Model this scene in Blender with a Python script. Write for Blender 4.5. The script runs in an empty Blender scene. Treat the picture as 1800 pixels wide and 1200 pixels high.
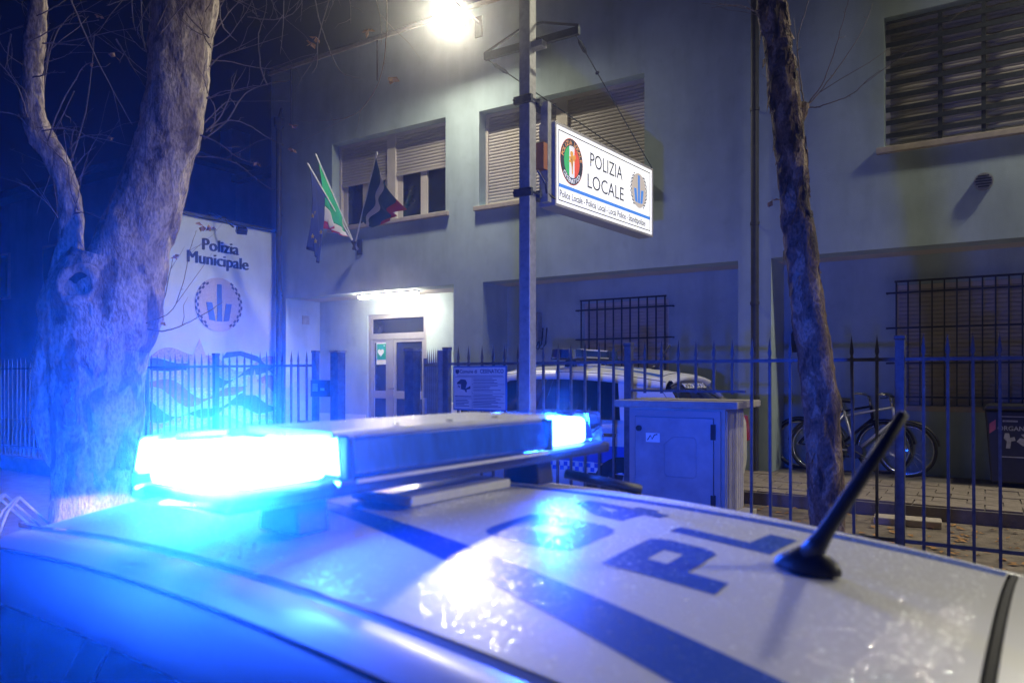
import bpy, math, random
from mathutils import Vector, Matrix

# ------------------------------------------------------------------ camera, sky, exposure
scene = bpy.context.scene
YAW = math.radians(32.64)
EYE = 1.4
FPX = 1300.0            # focal length in pixels of an 1800 px wide frame
cam_data = bpy.data.cameras.new("camera")
cam_data.sensor_width = 36.0
cam_data.lens = 26.0
cam_data.shift_y = 60.0 / 1800.0
cam_data.clip_start = 0.02
cam_data.clip_end = 600.0
cam_data.dof.use_dof = True
cam_data.dof.focus_distance = 8.0
cam_data.dof.aperture_fstop = 3.4
cam = bpy.data.objects.new("camera", cam_data)
scene.collection.objects.link(cam)
cam.location = (0, 0, EYE)
cam.rotation_euler = (math.radians(90), 0, YAW)
scene.camera = cam

world = bpy.data.worlds.new("World")
scene.world = world
world.use_nodes = True
wn = world.node_tree
sky = wn.nodes.new("ShaderNodeTexSky")
sky.sky_type = 'NISHITA'
sky.sun_disc = False
sky.sun_elevation = math.radians(-3.0)
sky.sun_rotation = math.radians(200.0)
wn.links.new(sky.outputs[0], wn.nodes["Background"].inputs[0])
wn.nodes["Background"].inputs[1].default_value = 0.02

scene.view_settings.view_transform = 'Standard'
scene.view_settings.look = 'None'
scene.view_settings.exposure = -0.38
scene.view_settings.gamma = 1.0
scene.cycles.use_denoising = True
scene.cycles.max_bounces = 8
scene.cycles.volume_bounces = 0
scene.cycles.sample_clamp_indirect = 3.0
scene.cycles.caustics_reflective = False
scene.cycles.caustics_refractive = False

random.seed(7)
COL = scene.collection
FW = Vector((-math.sin(YAW), math.cos(YAW), 0))
RT = Vector((math.cos(YAW), math.sin(YAW), 0))


def at(px, py, depth):
    """the point seen at a photo pixel, at a chosen distance along the view"""
    return Vector((0, 0, EYE)) + FW * depth + RT * ((px - 900) / FPX * depth) + Vector((0, 0, (660 - py) / FPX * depth))


# ------------------------------------------------------------------ helpers
class MB:
    def __init__(self):
        self.v, self.f = [], []

    def add(self, vs, fs):
        o = len(self.v)
        self.v += [tuple(p) for p in vs]
        self.f += [tuple(i + o for i in q) for q in fs]
        return self

    def box(self, x0, x1, y0, y1, z0, z1):
        vs = [(x0, y0, z0), (x1, y0, z0), (x1, y1, z0), (x0, y1, z0), (x0, y0, z1), (x1, y0, z1), (x1, y1, z1), (x0, y1, z1)]
        return self.add(vs, [(3, 2, 1, 0), (4, 5, 6, 7), (0, 1, 5, 4), (1, 2, 6, 5), (2, 3, 7, 6), (3, 0, 4, 7)])

    def obox(self, c, ax, ay, az):
        c, ax, ay, az = Vector(c), Vector(ax), Vector(ay), Vector(az)
        vs = [c + sx * ax + sy * ay + sz * az for sz in (-1, 1) for sx, sy in ((-1, -1), (1, -1), (1, 1), (-1, 1))]
        return self.add(vs, [(3, 2, 1, 0), (4, 5, 6, 7), (0, 1, 5, 4), (1, 2, 6, 5), (2, 3, 7, 6), (3, 0, 4, 7)])

    def tube(self, pts, rad, n=8, cap=True, jit=0.0):
        pts = [Vector(p) for p in pts]
        if not hasattr(rad, '__len__'):
            rad = [rad] * len(pts)
        o = len(self.v)
        up = None
        for i, p in enumerate(pts):
            d = (pts[min(i + 1, len(pts) - 1)] - pts[max(i - 1, 0)])
            if d.length < 1e-9:
                d = Vector((0, 0, 1))
            d.normalize()
            if up is None:
                up = Vector((0, 0, 1)) if abs(d.z) < .9 else Vector((1, 0, 0))
            a = d.cross(up)
            if a.length < 1e-6:
                a = d.cross(Vector((0, 1, 0)))
            a.normalize()
            b = a.cross(d)
            up = b
            for k in range(n):
                t = 2 * math.pi * k / n
                r = rad[i] * (1 + (random.uniform(-jit, jit) if jit else 0))
                self.v.append(tuple(p + a * (math.cos(t) * r) + b * (math.sin(t) * r)))
        for i in range(len(pts) - 1):
            for k in range(n):
                k2 = (k + 1) % n
                self.f.append((o + i * n + k, o + i * n + k2, o + (i + 1) * n + k2, o + (i + 1) * n + k))
        if cap:
            self.f.append(tuple(o + k for k in reversed(range(n))))
            e = o + (len(pts) - 1) * n
            self.f.append(tuple(e + k for k in range(n)))
        return self

    def grid(self, P):
        """P: rows of points"""
        o = len(self.v)
        r, c = len(P), len(P[0])
        for row in P:
            self.v += [tuple(p) for p in row]
        for i in range(r - 1):
            for j in range(c - 1):
                self.f.append((o + i * c + j, o + i * c + j + 1, o + (i + 1) * c + j + 1, o + (i + 1) * c + j))
        return self

    def prism(self, poly, ex, ey, n, org, t):
        """poly (list of 2-D points, counter-clockwise) in plane org+ex,ey, from 0 to t along n"""
        org, ex, ey, n = Vector(org), Vector(ex), Vector(ey), Vector(n)
        m = len(poly)
        lo = [org + ex * a + ey * b for a, b in poly]
        hi = [p + n * t for p in lo]
        fs = [tuple(reversed(range(m))), tuple(range(m, 2 * m))]
        fs += [(i, (i + 1) % m, m + (i + 1) % m, m + i) for i in range(m)]
        return self.add(lo + hi, fs)

    def wall(self, x0, x1, z0, z1, y0, y1, holes):
        """wall slab in the XZ plane with rectangular openings (hx0,hx1,hz0,hz1)"""
        xs = sorted({x0, x1} | {h[0] for h in holes} | {h[1] for h in holes})
        zs = sorted({z0, z1} | {h[2] for h in holes} | {h[3] for h in holes})
        xs = [x for x in xs if x0 <= x <= x1]
        zs = [z for z in zs if z0 <= z <= z1]

        def solid(i, j):
            if i < 0 or j < 0 or i >= len(xs) - 1 or j >= len(zs) - 1:
                return False
            cx, cz = (xs[i] + xs[i + 1]) / 2, (zs[j] + zs[j + 1]) / 2
            return not any(h[0] < cx < h[1] and h[2] < cz < h[3] for h in holes)
        for i in range(len(xs) - 1):
            for j in range(len(zs) - 1):
                if not solid(i, j):
                    continue
                a, b, c, d = xs[i], xs[i + 1], zs[j], zs[j + 1]
                self.add([(a, y0, c), (b, y0, c), (b, y0, d), (a, y0, d)], [(0, 1, 2, 3)])
                self.add([(a, y1, c), (b, y1, c), (b, y1, d), (a, y1, d)], [(3, 2, 1, 0)])
                if not solid(i - 1, j):
                    self.add([(a, y0, c), (a, y1, c), (a, y1, d), (a, y0, d)], [(3, 2, 1, 0)])
                if not solid(i + 1, j):
                    self.add([(b, y0, c), (b, y1, c), (b, y1, d), (b, y0, d)], [(0, 1, 2, 3)])
                if not solid(i, j - 1):
                    self.add([(a, y0, c), (b, y0, c), (b, y1, c), (a, y1, c)], [(3, 2, 1, 0)])
                if not solid(i, j + 1):
                    self.add([(a, y0, d), (b, y0, d), (b, y1, d), (a, y1, d)], [(0, 1, 2, 3)])
        return self

    def text(self, body, org, ex, ey, size, align='CENTER', bold=0.0, depth=0.0015, xs=1.0):
        vs, fs = glyphs(body, align, bold)
        org, ex, ey = Vector(org), Vector(ex), Vector(ey)
        n = ex.cross(ey)
        return self.add([org + ex * (x * size * xs) + ey * (y * size) + n * (depth if z > 0 else 0) for x, y, z in vs], fs)

    def build(self, name, mat, parent=None, smooth=False, bevel=0.0, seg=2):
        me = bpy.data.meshes.new(name)
        o3 = Vector(ORG.get(parent.name, (0, 0, 0))) if parent else Vector((0, 0, 0))
        me.from_pydata([tuple(Vector(p) - o3) for p in self.v], [], self.f)
        if mat:
            me.materials.append(mat)
        if smooth:
            me.polygons.foreach_set("use_smooth", [True] * len(me.polygons))
        me.update()
        ob = bpy.data.objects.new(name, me)
        COL.objects.link(ob)
        if parent:
            ob.parent = parent
            ORG[ob.name] = tuple(o3)
        if bevel:
            b = ob.modifiers.new("bevel", 'BEVEL')
            b.width, b.segments, b.limit_method = bevel, seg, 'ANGLE'
        return ob


ORG = {}
GLY = {}


def glyphs(body, align, bold):
    key = (body, align, bold)
    if key not in GLY:
        cu = bpy.data.curves.new("lettering_curve", 'FONT')
        cu.body, cu.align_x, cu.offset, cu.extrude, cu.resolution_u = body, align, bold, .01, 3
        ob = bpy.data.objects.new("lettering_curve", cu)
        COL.objects.link(ob)
        dg = bpy.context.evaluated_depsgraph_get()
        me = bpy.data.meshes.new_from_object(ob.evaluated_get(dg))
        GLY[key] = ([tuple(v.co) for v in me.vertices], [tuple(p.vertices) for p in me.polygons])
        bpy.data.objects.remove(ob)
        bpy.data.curves.remove(cu)
        bpy.data.meshes.remove(me)
    return GLY[key]


def thing(name, label, cat, loc=(0, 0, 0), rz=0.0, group=None, local=False):
    """Empty at a thing's base. local=True: its parts are given in its own coordinates"""
    o = bpy.data.objects.new(name, None)
    COL.objects.link(o)
    o.empty_display_size = .1
    o.location = loc
    o.rotation_euler = (0, 0, rz)
    ORG[o.name] = (0, 0, 0) if local else tuple(loc)
    return tag(o, label, cat, group)


def tag(o, label, cat, group=None):
    o["label"], o["category"] = label, cat
    if group:
        o["group"] = group
    return o


def struct(o):
    o["kind"] = "structure"
    return o


def piece(src, name, parent, loc, rz=0.0):
    """another object sharing src's mesh, placed in the parent's coordinates"""
    c = bpy.data.objects.new(name, src.data)
    COL.objects.link(c)
    c.parent = parent
    c.location = loc
    c.rotation_euler = (0, 0, rz)
    return c


def spline(pts, k=6):
    """Catmull-Rom through (point, radius) pairs"""
    out = []
    n = len(pts)
    for i in range(n - 1):
        p0, p1, p2, p3 = pts[max(i - 1, 0)], pts[i], pts[i + 1], pts[min(i + 2, n - 1)]
        for s in range(k):
            t = s / k
            f = lambda a, b, c, d: .5 * (2 * b + (c - a) * t + (2 * a - 5 * b + 4 * c - d) * t * t + (3 * b - a - 3 * c + d) * t ** 3)
            out.append((Vector([f(p0[0][j], p1[0][j], p2[0][j], p3[0][j]) for j in range(3)]), f(p0[1], p1[1], p2[1], p3[1])))
    out.append((Vector(pts[-1][0]), pts[-1][1]))
    return out


# ------------------------------------------------------------------ materials
def mat(name, base, rough=.6, metal=0.0, var=.15, scale=6.0, bump=.0, bscale=60.0, emit=None, es=0.0, coat=0.0, spec=.5,
        tint=None, stretch=(1, 1, 1), alpha=1.0, rvar=0.0):
    m = bpy.data.materials.new(name)
    m.use_nodes = True
    nt = m.node_tree
    p = nt.nodes["Principled BSDF"]
    tc = nt.nodes.new("ShaderNodeTexCoord")
    mp = nt.nodes.new("ShaderNodeMapping")
    mp.inputs["Scale"].default_value = stretch
    nt.links.new(tc.outputs["Object"], mp.inputs["Vector"])
    nz = nt.nodes.new("ShaderNodeTexNoise")
    nz.inputs["Scale"].default_value = scale
    nz.inputs["Detail"].default_value = 6
    nz.inputs["Roughness"].default_value = .62
    nt.links.new(mp.outputs[0], nz.inputs["Vector"])
    cr = nt.nodes.new("ShaderNodeValToRGB")
    lo = [c * (1 - var) for c in base]
    hi = [min(1, c * (1 + var)) for c in (tint or base)]
    cr.color_ramp.elements[0].position, cr.color_ramp.elements[1].position = .32, .68
    cr.color_ramp.elements[0].color = (*lo, 1)
    cr.color_ramp.elements[1].color = (*hi, 1)
    nt.links.new(nz.outputs["Fac"], cr.inputs[0])
    nt.links.new(cr.outputs[0], p.inputs["Base Color"])
    p.inputs["Roughness"].default_value = rough
    if rvar:
        mr = nt.nodes.new("ShaderNodeMapRange")
        mr.inputs["From Min"].default_value, mr.inputs["From Max"].default_value = .3, .7
        mr.inputs["To Min"].default_value, mr.inputs["To Max"].default_value = rough - rvar, rough + rvar
        nt.links.new(nz.outputs["Fac"], mr.inputs["Value"])
        nt.links.new(mr.outputs[0], p.inputs["Roughness"])
    p.inputs["Metallic"].default_value = metal
    p.inputs["Specular IOR Level"].default_value = spec
    p.inputs["Coat Weight"].default_value = coat
    p.inputs["Coat Roughness"].default_value = .06
    if bump:
        n2 = nt.nodes.new("ShaderNodeTexNoise")
        n2.inputs["Scale"].default_value = bscale
        n2.inputs["Detail"].default_value = 4
        nt.links.new(mp.outputs[0], n2.inputs["Vector"])
        b = nt.nodes.new("ShaderNodeBump")
        b.inputs["Strength"].default_value = bump
        b.inputs["Distance"].default_value = .01
        nt.links.new(n2.outputs["Fac"], b.inputs["Height"])
        nt.links.new(b.outputs[0], p.inputs["Normal"])
    if emit:
        p.inputs["Emission Color"].default_value = (*emit, 1)
        p.inputs["Emission Strength"].default_value = es
    return m


def bark(name, c1, c2, c3, scale=7.0):
    m = bpy.data.materials.new(name)
    m.use_nodes = True
    nt = m.node_tree
    L = nt.links.new
    p = nt.nodes["Principled BSDF"]
    tc = nt.nodes.new("ShaderNodeTexCoord")
    mp = nt.nodes.new("ShaderNodeMapping")
    mp.inputs["Scale"].default_value = (1, 1, .45)
    L(tc.outputs["Object"], mp.inputs["Vector"])
    n0 = nt.nodes.new("ShaderNodeTexNoise")
    n0.inputs["Scale"].default_value = scale
    n0.inputs["Detail"].default_value = 5
    n0.inputs["Distortion"].default_value = .8
    L(mp.outputs[0], n0.inputs["Vector"])
    r0 = nt.nodes.new("ShaderNodeValToRGB")
    r0.color_ramp.interpolation = 'LINEAR'
    e = r0.color_ramp.elements
    e[0].position, e[0].color = .40, (*c3, 1)
    e[1].position, e[1].color = .46, (*c2, 1)
    k = e.new(.54)
    k.color = (*c2, 1)
    k = e.new(.58)
    k.color = (*c1, 1)
    L(n0.outputs["Fac"], r0.inputs[0])
    n1 = nt.nodes.new("ShaderNodeTexNoise")
    n1.inputs["Scale"].default_value = scale * 9
    n1.inputs["Detail"].default_value = 6
    L(mp.outputs[0], n1.inputs["Vector"])
    mx = nt.nodes.new("ShaderNodeMix")
    mx.data_type, mx.blend_type = 'RGBA', 'MULTIPLY'
    mx.inputs["Factor"].default_value = .7
    r1 = nt.nodes.new("ShaderNodeValToRGB")
    r1.color_ramp.elements[0].position, r1.color_ramp.elements[0].color = .35, (.35, .33, .3, 1)
    r1.color_ramp.elements[1].position, r1.color_ramp.elements[1].color = .6, (1, 1, 1, 1)
    L(n1.outputs["Fac"], r1.inputs[0])
    L(r0.outputs[0], mx.inputs["A"])
    L(r1.outputs[0], mx.inputs["B"])
    L(mx.outputs["Result"], p.inputs["Base Color"])
    p.inputs["Roughness"].default_value = .85
    ad = nt.nodes.new("ShaderNodeMath")
    ad.operation = 'MULTIPLY_ADD'
    ad.inputs[1].default_value = .35
    L(n1.outputs["Fac"], ad.inputs[0])
    L(n0.outputs["Fac"], ad.inputs[2])
    b = nt.nodes.new("ShaderNodeBump")
    b.inputs["Strength"].default_value = 1.0
    b.inputs["Distance"].default_value = .05
    L(ad.outputs[0], b.inputs["Height"])
    L(b.outputs[0], p.inputs["Normal"])
    return m


def emitter(name, color, strength):
    m = bpy.data.materials.new(name)
    m.use_nodes = True
    nt = m.node_tree
    nt.nodes.remove(nt.nodes["Principled BSDF"])
    e = nt.nodes.new("ShaderNodeEmission")
    e.inputs[0].default_value = (*color, 1)
    e.inputs[1].default_value = strength
    nt.links.new(e.outputs[0], nt.nodes["Material Output"].inputs[0])
    return m


def clear(name, rough=.03, ior=1.33, tint=(1, 1, 1)):
    """thin clear layer: see-through with a Fresnel sheen"""
    m = bpy.data.materials.new(name)
    m.use_nodes = True
    nt = m.node_tree
    nt.nodes.remove(nt.nodes["Principled BSDF"])
    t = nt.nodes.new("ShaderNodeBsdfTransparent")
    t.inputs[0].default_value = (*tint, 1)
    g = nt.nodes.new("ShaderNodeBsdfGlossy")
    g.inputs["Roughness"].default_value = rough
    fr = nt.nodes.new("ShaderNodeFresnel")
    fr.inputs[0].default_value = ior
    mx = nt.nodes.new("ShaderNodeMixShader")
    nt.links.new(fr.outputs[0], mx.inputs[0])
    nt.links.new(t.outputs[0], mx.inputs[1])
    nt.links.new(g.outputs[0], mx.inputs[2])
    nt.links.new(mx.outputs[0], nt.nodes["Material Output"].inputs[0])
    return m


def drops(name, rough=.06, gain=.36):
    m = bpy.data.materials.new(name)
    m.use_nodes = True
    nt = m.node_tree
    nt.nodes.remove(nt.nodes["Principled BSDF"])
    t = nt.nodes.new("ShaderNodeBsdfTransparent")
    g = nt.nodes.new("ShaderNodeBsdfGlossy")
    g.inputs["Roughness"].default_value = rough
    g.inputs["Color"].default_value = (gain, gain, gain, 1)
    ad = nt.nodes.new("ShaderNodeAddShader")
    nt.links.new(t.outputs[0], ad.inputs[0])
    nt.links.new(g.outputs[0], ad.inputs[1])
    nt.links.new(ad.outputs[0], nt.nodes["Material Output"].inputs[0])
    return m


BLUE = (.006, .09, 1.0)
STUCCO = mat("stucco", (.46, .57, .60), .9, var=.08, scale=.9, bump=.35, bscale=90)


def weather(m, strength=.27):
    """rain streaks and blotches of grime over a wall material"""
    nt = m.node_tree
    L = nt.links.new
    pr = nt.nodes["Principled BSDF"]
    src = pr.inputs["Base Color"].links[0].from_socket
    tc = nt.nodes.new("ShaderNodeTexCoord")
    col = src
    for sc, scale, lo, hi, f in (((1, 1, .16), 2.2, .46, .66, strength * .55), ((1, 1, 1), .55, .40, .62, strength * .7), ((1, 1, 1), 5.0, .56, .70, strength * .35)):
        mp = nt.nodes.new("ShaderNodeMapping")
        mp.inputs["Scale"].default_value = sc
        L(tc.outputs["Object"], mp.inputs["Vector"])
        nz = nt.nodes.new("ShaderNodeTexNoise")
        nz.inputs["Scale"].default_value = scale
        nz.inputs["Detail"].default_value = 7
        nz.inputs["Roughness"].default_value = .65
        L(mp.outputs[0], nz.inputs["Vector"])
        cr = nt.nodes.new("ShaderNodeValToRGB")
        cr.color_ramp.elements[0].position, cr.color_ramp.elements[0].color = lo, (1, 1, 1, 1)
        cr.color_ramp.elements[1].position, cr.color_ramp.elements[1].color = hi, (1 - f, 1 - f * .97, 1 - f * .95, 1)
        L(nz.outputs["Fac"], cr.inputs[0])
        mx = nt.nodes.new("ShaderNodeMix")
        mx.data_type, mx.blend_type = 'RGBA', 'MULTIPLY'
        mx.inputs["Factor"].default_value = 1
        L(col, mx.inputs["A"])
        L(cr.outputs[0], mx.inputs["B"])
        col = mx.outputs["Result"]
    L(col, pr.inputs["Base Color"])
    return m


weather(STUCCO)
SOFFIT = mat("soffit_plaster", (.62, .58, .55), .9, var=.07, scale=2, bump=.15, bscale=60)
STONE = mat("sill_stone", (.46, .40, .34), .7, var=.15, scale=9, bump=.1)
SHUTTER = mat("shutter_plastic", (.46, .42, .39), .55, var=.06, scale=3)
FRAME = mat("window_frame_paint", (.62, .56, .50), .5, var=.05, scale=4)
ALU = mat("door_aluminium", (.34, .34, .36), .4, .3, var=.06)
GLASS = mat("dark_glass", (.015, .02, .03), .06, var=.2, scale=2, spec=.6)
IRON = mat("painted_iron", (.045, .055, .075), .5, .4, var=.3, scale=20, bump=.1, bscale=120)
FENCEIRON = mat("fence_iron", (.11, .115, .13), .5, .45, var=.3, scale=14, bump=.12, bscale=120)
GALV = mat("galvanised_steel", (.38, .38, .36), .5, .5, var=.2, scale=18, bump=.05)
PIPE = mat("downpipe_brown", (.05, .052, .06), .55, .2, var=.25, scale=9)
SOIL = mat("yard_soil", (.19, .155, .12), .95, var=.5, scale=5, bump=.8, bscale=40)
ASPHALT = mat("asphalt", (.05, .05, .052), .75, var=.3, scale=12, bump=.5, bscale=160, rvar=.15)
PAVING = mat("paving_concrete", (.22, .20, .18), .9, var=.2, scale=7, bump=.3, bscale=70)
TILE = mat("paving_tile", (.27, .225, .19), .85, var=.3, scale=6, bump=.3, bscale=60)
KERB = mat("kerb_stone", (.3, .29, .27), .85, var=.15, scale=9, bump=.3)
BARK = bark("plane_bark", (.70, .58, .42), (.52, .41, .29), (.20, .15, .11), 5.0)
BARK2 = bark("flaking_bark", (.34, .25, .18), (.20, .13, .09), (.07, .045, .035), 11)
TWIG = mat("twig", (.20, .16, .13), .8, var=.3, scale=12)
LEAF = mat("dead_leaf", (.38, .20, .07), .8, var=.35, scale=30)
BLACK = mat("black_plastic", (.018, .018, .022), .45, var=.2, scale=12, bump=.05)
RUBBER = mat("rubber", (.02, .02, .02), .8, var=.2)
CARWHITE = mat("white_car_paint", (.74, .74, .74), .40, var=.03, scale=3, coat=.45)
CARWHITE.node_tree.nodes["Principled BSDF"].inputs["Coat Roughness"].default_value = .27
CARBLUE = mat("blue_vinyl", (.006, .085, .50), .42, var=.06, scale=4, coat=.3)
CARBLUE.node_tree.nodes["Principled BSDF"].inputs["Coat Roughness"].default_value = .22
CARGLASS = mat("car_glass", (.010, .012, .016), .05, var=.1, spec=.7)
CHROME = mat("chrome", (.6, .6, .6), .2, 1.0, var=.05)
LETTER = mat("blue_letter_paint", (.015, .03, .10), .6, var=.1)
WHITE = mat("white_paint", (.75, .75, .72), .5, var=.05)
WATER = drops("water")

# ------------------------------------------------------------------ the ground
GZ = -.30               # street level; the yard behind the fence is at 0
st = struct(MB().box(-150, 150, -150, 150, GZ - .3, GZ).build("street", ASPHALT))
pv = struct(MB().box(-60, 40, 2.42, 5.88, GZ - .1, GZ + .12).build("pavement", PAVING))
kb0 = None
for i in range(16):
    if kb0 is None:
        kb0 = MB().box(-.495, .495, 0, .12, -.1, .125).build("kerb_stone", KERB, pv, bevel=.012)
        kb0.location = (-8 + i, 2.296, GZ)
    else:
        piece(kb0, "kerb_stone", pv, (-8 + i, 2.296, GZ)).modifiers.new("bevel", 'BEVEL').width = .012
yard = struct(MB().box(-60, 40, 6.121, 8.2, -.5, 0).box(-60, 40, 8.2, 80, -.5, -.001).build("courtyard_ground", SOIL))
terr = struct(MB().box(-12.0, 6, 8.2, 10.75, -.2, .13).build("terrace", PAVING))
t0 = None
for i in range(18):
    for j in range(6):
        x, y = -3.6 + i * .3 + (.15 if j % 2 else 0), 8.23 + j * .29
        if y > 9.9 and -2.9 < x + .15 < -2.2:
            continue
        z = .13 + random.uniform(.004, .011)
        if t0 is None:
            t0 = MB().box(0, .288, 0, .278, -.02, .01).build("paving_tile", TILE, terr)
            t0.location = (x, y, z)
        else:
            piece(t0, "paving_tile", terr, (x, y, z)).rotation_euler = (random.uniform(-.008, .008), random.uniform(-.008, .008), 0)
# leaf litter
m = MB()
for i in range(900):
    x, y = random.uniform(-7, 3), random.uniform(6.2, 8.15)
    a, s = random.uniform(0, 6.28), random.uniform(.02, .05)
    c, d = math.cos(a) * s, math.sin(a) * s
    z = .006
    m.add([(x - c, y - d, z), (x + d * .6, y - c * .6, z + .012), (x + c, y + d, z + random.uniform(0, .02)), (x - d * .6, y + c * .6, z + .008)], [(0, 1, 2), (0, 2, 3)])
lit = m.build("fallen_leaves", LEAF)
lit["kind"] = "stuff"
tag(lit, "scatter of dry brown leaves over the bare yard soil", "leaves")
sl = MB().box(-.28, .28, -.11, .11, 0, .07).build("stone_slab", STONE, None, bevel=.01)
sl.location = (-.62, 7.85, 0)
sl.rotation_euler = (0, 0, .08)
tag(sl, "pale loose stone slab lying on the yard soil before the tiled terrace", "slab")

# ------------------------------------------------------------------ the police building
YF, YB = 10.0, 10.75
FLOOR = .13
ZS, ZT = 2.94, 7.48
WIN = [(-10.47, -7.75, 4.19, 5.80), (-7.05, -4.14, 4.19, 5.76), (-1.04, 1.86, 4.16, 5.74)]
BAYS = [(-11.77, -7.58), (-6.98, -2.80), (-2.37, 2.60)]
bl = thing("police_building", "two storey pale blue rendered police station with roller shutters and recessed ground floor", "building", (-5, 10.4, 0))
w = MB().wall(-12.2, 13.0, ZS, ZT, YF, YF + .35, WIN)
w.wall(-12.2, 13.0, -.1, ZS, YF, YB, [(a, b, -.2, ZS) for a, b in BAYS])
w.box(-12.2, -11.9, YF + .35, 18, -.1, ZT).box(12.7, 13.0, YF + .35, 18, ZS, ZT)
w.build("wall", STUCCO, bl)
m = MB()
for a, b in BAYS:
    m.box(a, b, YF + .35, YB + .25, ZS - .001, ZS + .14)
m.build("soffit", SOFFIT, bl)
m = MB().box(-12.25, 13.05, YF - .045, YF + .4, ZT, ZT + .07)
m.build("coping", STONE, bl)
MB().box(-12.2, 13.0, YF + .4, 18, ZT - .2, ZT).build("roof", PAVING, bl)
G1, G2 = (-5.51, -4.055, 1.02, 2.57), (-.985, .92, 1.02, 2.57)
DOOR = (-10.41, -8.90, FLOOR, 2.61)
MB().wall(-12.0, -7.3, -.1, ZS, 10.9, 11.1, [DOOR]).build("entrance_wall", STUCCO, bl)
MB().wall(-7.3, 4.6, -.1, ZS, YB, YB + .2, [G1, G2]).build("ground_floor_wall", STUCCO, bl)
for a, b in ((-12.2, -11.77), (-7.58, -7.3)):
    MB().box(a, b, YB, 10.9, -.1, ZS).build("return_wall", STUCCO, bl)
for a, b in ((-11.77, -10.45), (-8.86, -7.58)):
    MB().box(a, b, 10.885, 10.899, FLOOR, .62).build("skirting", WHITE, bl)


def shutter(x0, x1, z0, z1, y, parent, pitch=.052):
    m = MB()
    n = max(3, int((z1 - z0) / pitch))
    prof = []
    for i in range(n):
        b = z0 + (z1 - z0) * i / n
        h = (z1 - z0) / n
        prof += [(y + .012, b), (y + .001, b + .15 * h), (y - .004, b + .5 * h), (y + .001, b + .85 * h), (y + .012, b + .97 * h)]
    prof.append((y + .012, z1))
    m.grid([[(x0, a, b), (x1, a, b)] for a, b in prof])
    m.box(x0, x1, y + .014, y + .03, z0, z1)
    m.box(x0, x1, y - .01, y + .02, z0 - .045, z0 - .001)
    return m.build("roller_shutter", SHUTTER, parent)


def sill(x0, x1, z, parent, t=.075, y0=YF - .065, over=.08):
    return MB().box(x0 - over, x1 + over, y0, YF + .25, z - t, z - .001).build("sill", STONE, parent, bevel=.008)


for k, (x0, x1, z0, z1) in enumerate(WIN):
    y = YF + .20
    fr = MB()
    xm = (x0 + x1) / 2 - (.03 if k == 0 else 0)
    mull = .10 if k < 2 else .04
    if k < 2:
        fr.box(xm - mull, xm + mull, y - .02, y + .14, z0, z1)
    fr.box(x0, x0 + .05, y - .012, y + .12, z0, z1).box(x1 - .05, x1, y - .012, y + .12, z0, z1)
    fr.box(x0 + .05, x1 - .05, y - .011, y + .12, z1 - .06, z1)
    halves = [(x0 + .05, xm - mull), (xm + mull, x1 - .05)] if k < 2 else [(x0 + .05, x1 - .05)]
    zsh = z0 + (.86 if k == 0 else .05)
    if k == 0:
        for a, b in halves:
            c = (a + b) / 2
            yy = y + .05
            fr.box(a, a + .11, yy, yy + .07, z0, z1 - .1).box(b - .11, b, yy, yy + .07, z0, z1 - .1).box(c - .075, c + .075, yy - .01, yy + .07, z0, z1 - .1)
            fr.box(a + .11, c - .075, yy, yy + .07, z0, z0 + .09).box(c + .075, b - .11, yy, yy + .07, z0, z0 + .09)
    wo = fr.build("window", FRAME, bl)
    for i, (a, b) in enumerate(halves):
        shutter(a, b, zsh + (.02 if i else 0), z1 - .06, y + .012, wo)
        if k == 0:
            c = (a + b) / 2
            MB().box(a + .11, c - .075, y + .07, y + .08, z0 + .09, z1 - .1).build("pane", GLASS, wo)
            MB().box(c + .075, b - .11, y + .07, y + .08, z0 + .09, z1 - .1).build("pane", GLASS, wo)
        MB().box(a, b, y + .14, y + .16, z0, z1).build("room_shade", BLACK, wo)
    sill(x0, x1, z0, wo)

# iron grille of the upper window
gr = MB().box(-1.02, 1.84, YF + .02, YF + .03, 5.66, 5.69).build("window_grille", IRON, bl)
vb = [-.45, -.02, .42, .86, 1.3]
for x in vb:
    MB().box(x - .022, x + .022, YF + .02, YF + .062, 4.18, 5.66).build("bar", IRON, gr)
for i in range(9):
    z = 4.30 + i * .157
    MB().box(-1.02, 1.84, YF + .005, YF + .019, z - .028, z + .028).build("bar", IRON, gr)


def low_window(x0, x1, z0, z1, n, hz, ext):
    y = YB
    fr = MB().box(x0, x0 + .04, y + .05, y + .14, z0, z1).box(x1 - .04, x1, y + .05, y + .14, z0, z1).box(x0 + .04, x1 - .04, y + .05, y + .14, z1 - .06, z1)
    wo = fr.build("window", FRAME, bl)
    shutter(x0 + .04, x1 - .04, z0 + .05, z1 - .06, y + .06, wo)
    MB().box(x0 - .06, x1 + .06, y - .08, y + .13, z0 - .07, z0 - .001).build("sill", STONE, wo, bevel=.006)
    g = MB().box(x0 - .0, x1, y - .12, y - .1, z1 + .02, z1 + .045).build("window_grille", IRON, bl)
    for i in range(n):
        x = x0 + .02 + (x1 - x0 - .04) * i / (n - 1)
        MB().box(x - .009, x + .009, y - .12, y - .102, z0 + .01, z1 + .02).build("bar", IRON, g)
    for h in hz:
        MB().box(x0 - ext, x1 + ext, y - .101, y - .092, h - .012, h + .012).box(x0 - ext, x0 - ext + .015, y - .092, y - .001, h - .01, h + .01).box(x1 + ext - .015, x1 + ext, y - .092, y - .001, h - .01, h + .01).build("bar", IRON, g)


low_window(*G1, 11, (1.15, 1.98, 2.45), .09)
low_window(*G2, 15, (1.13, 1.56, 2.01, 2.46), .10)

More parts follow.
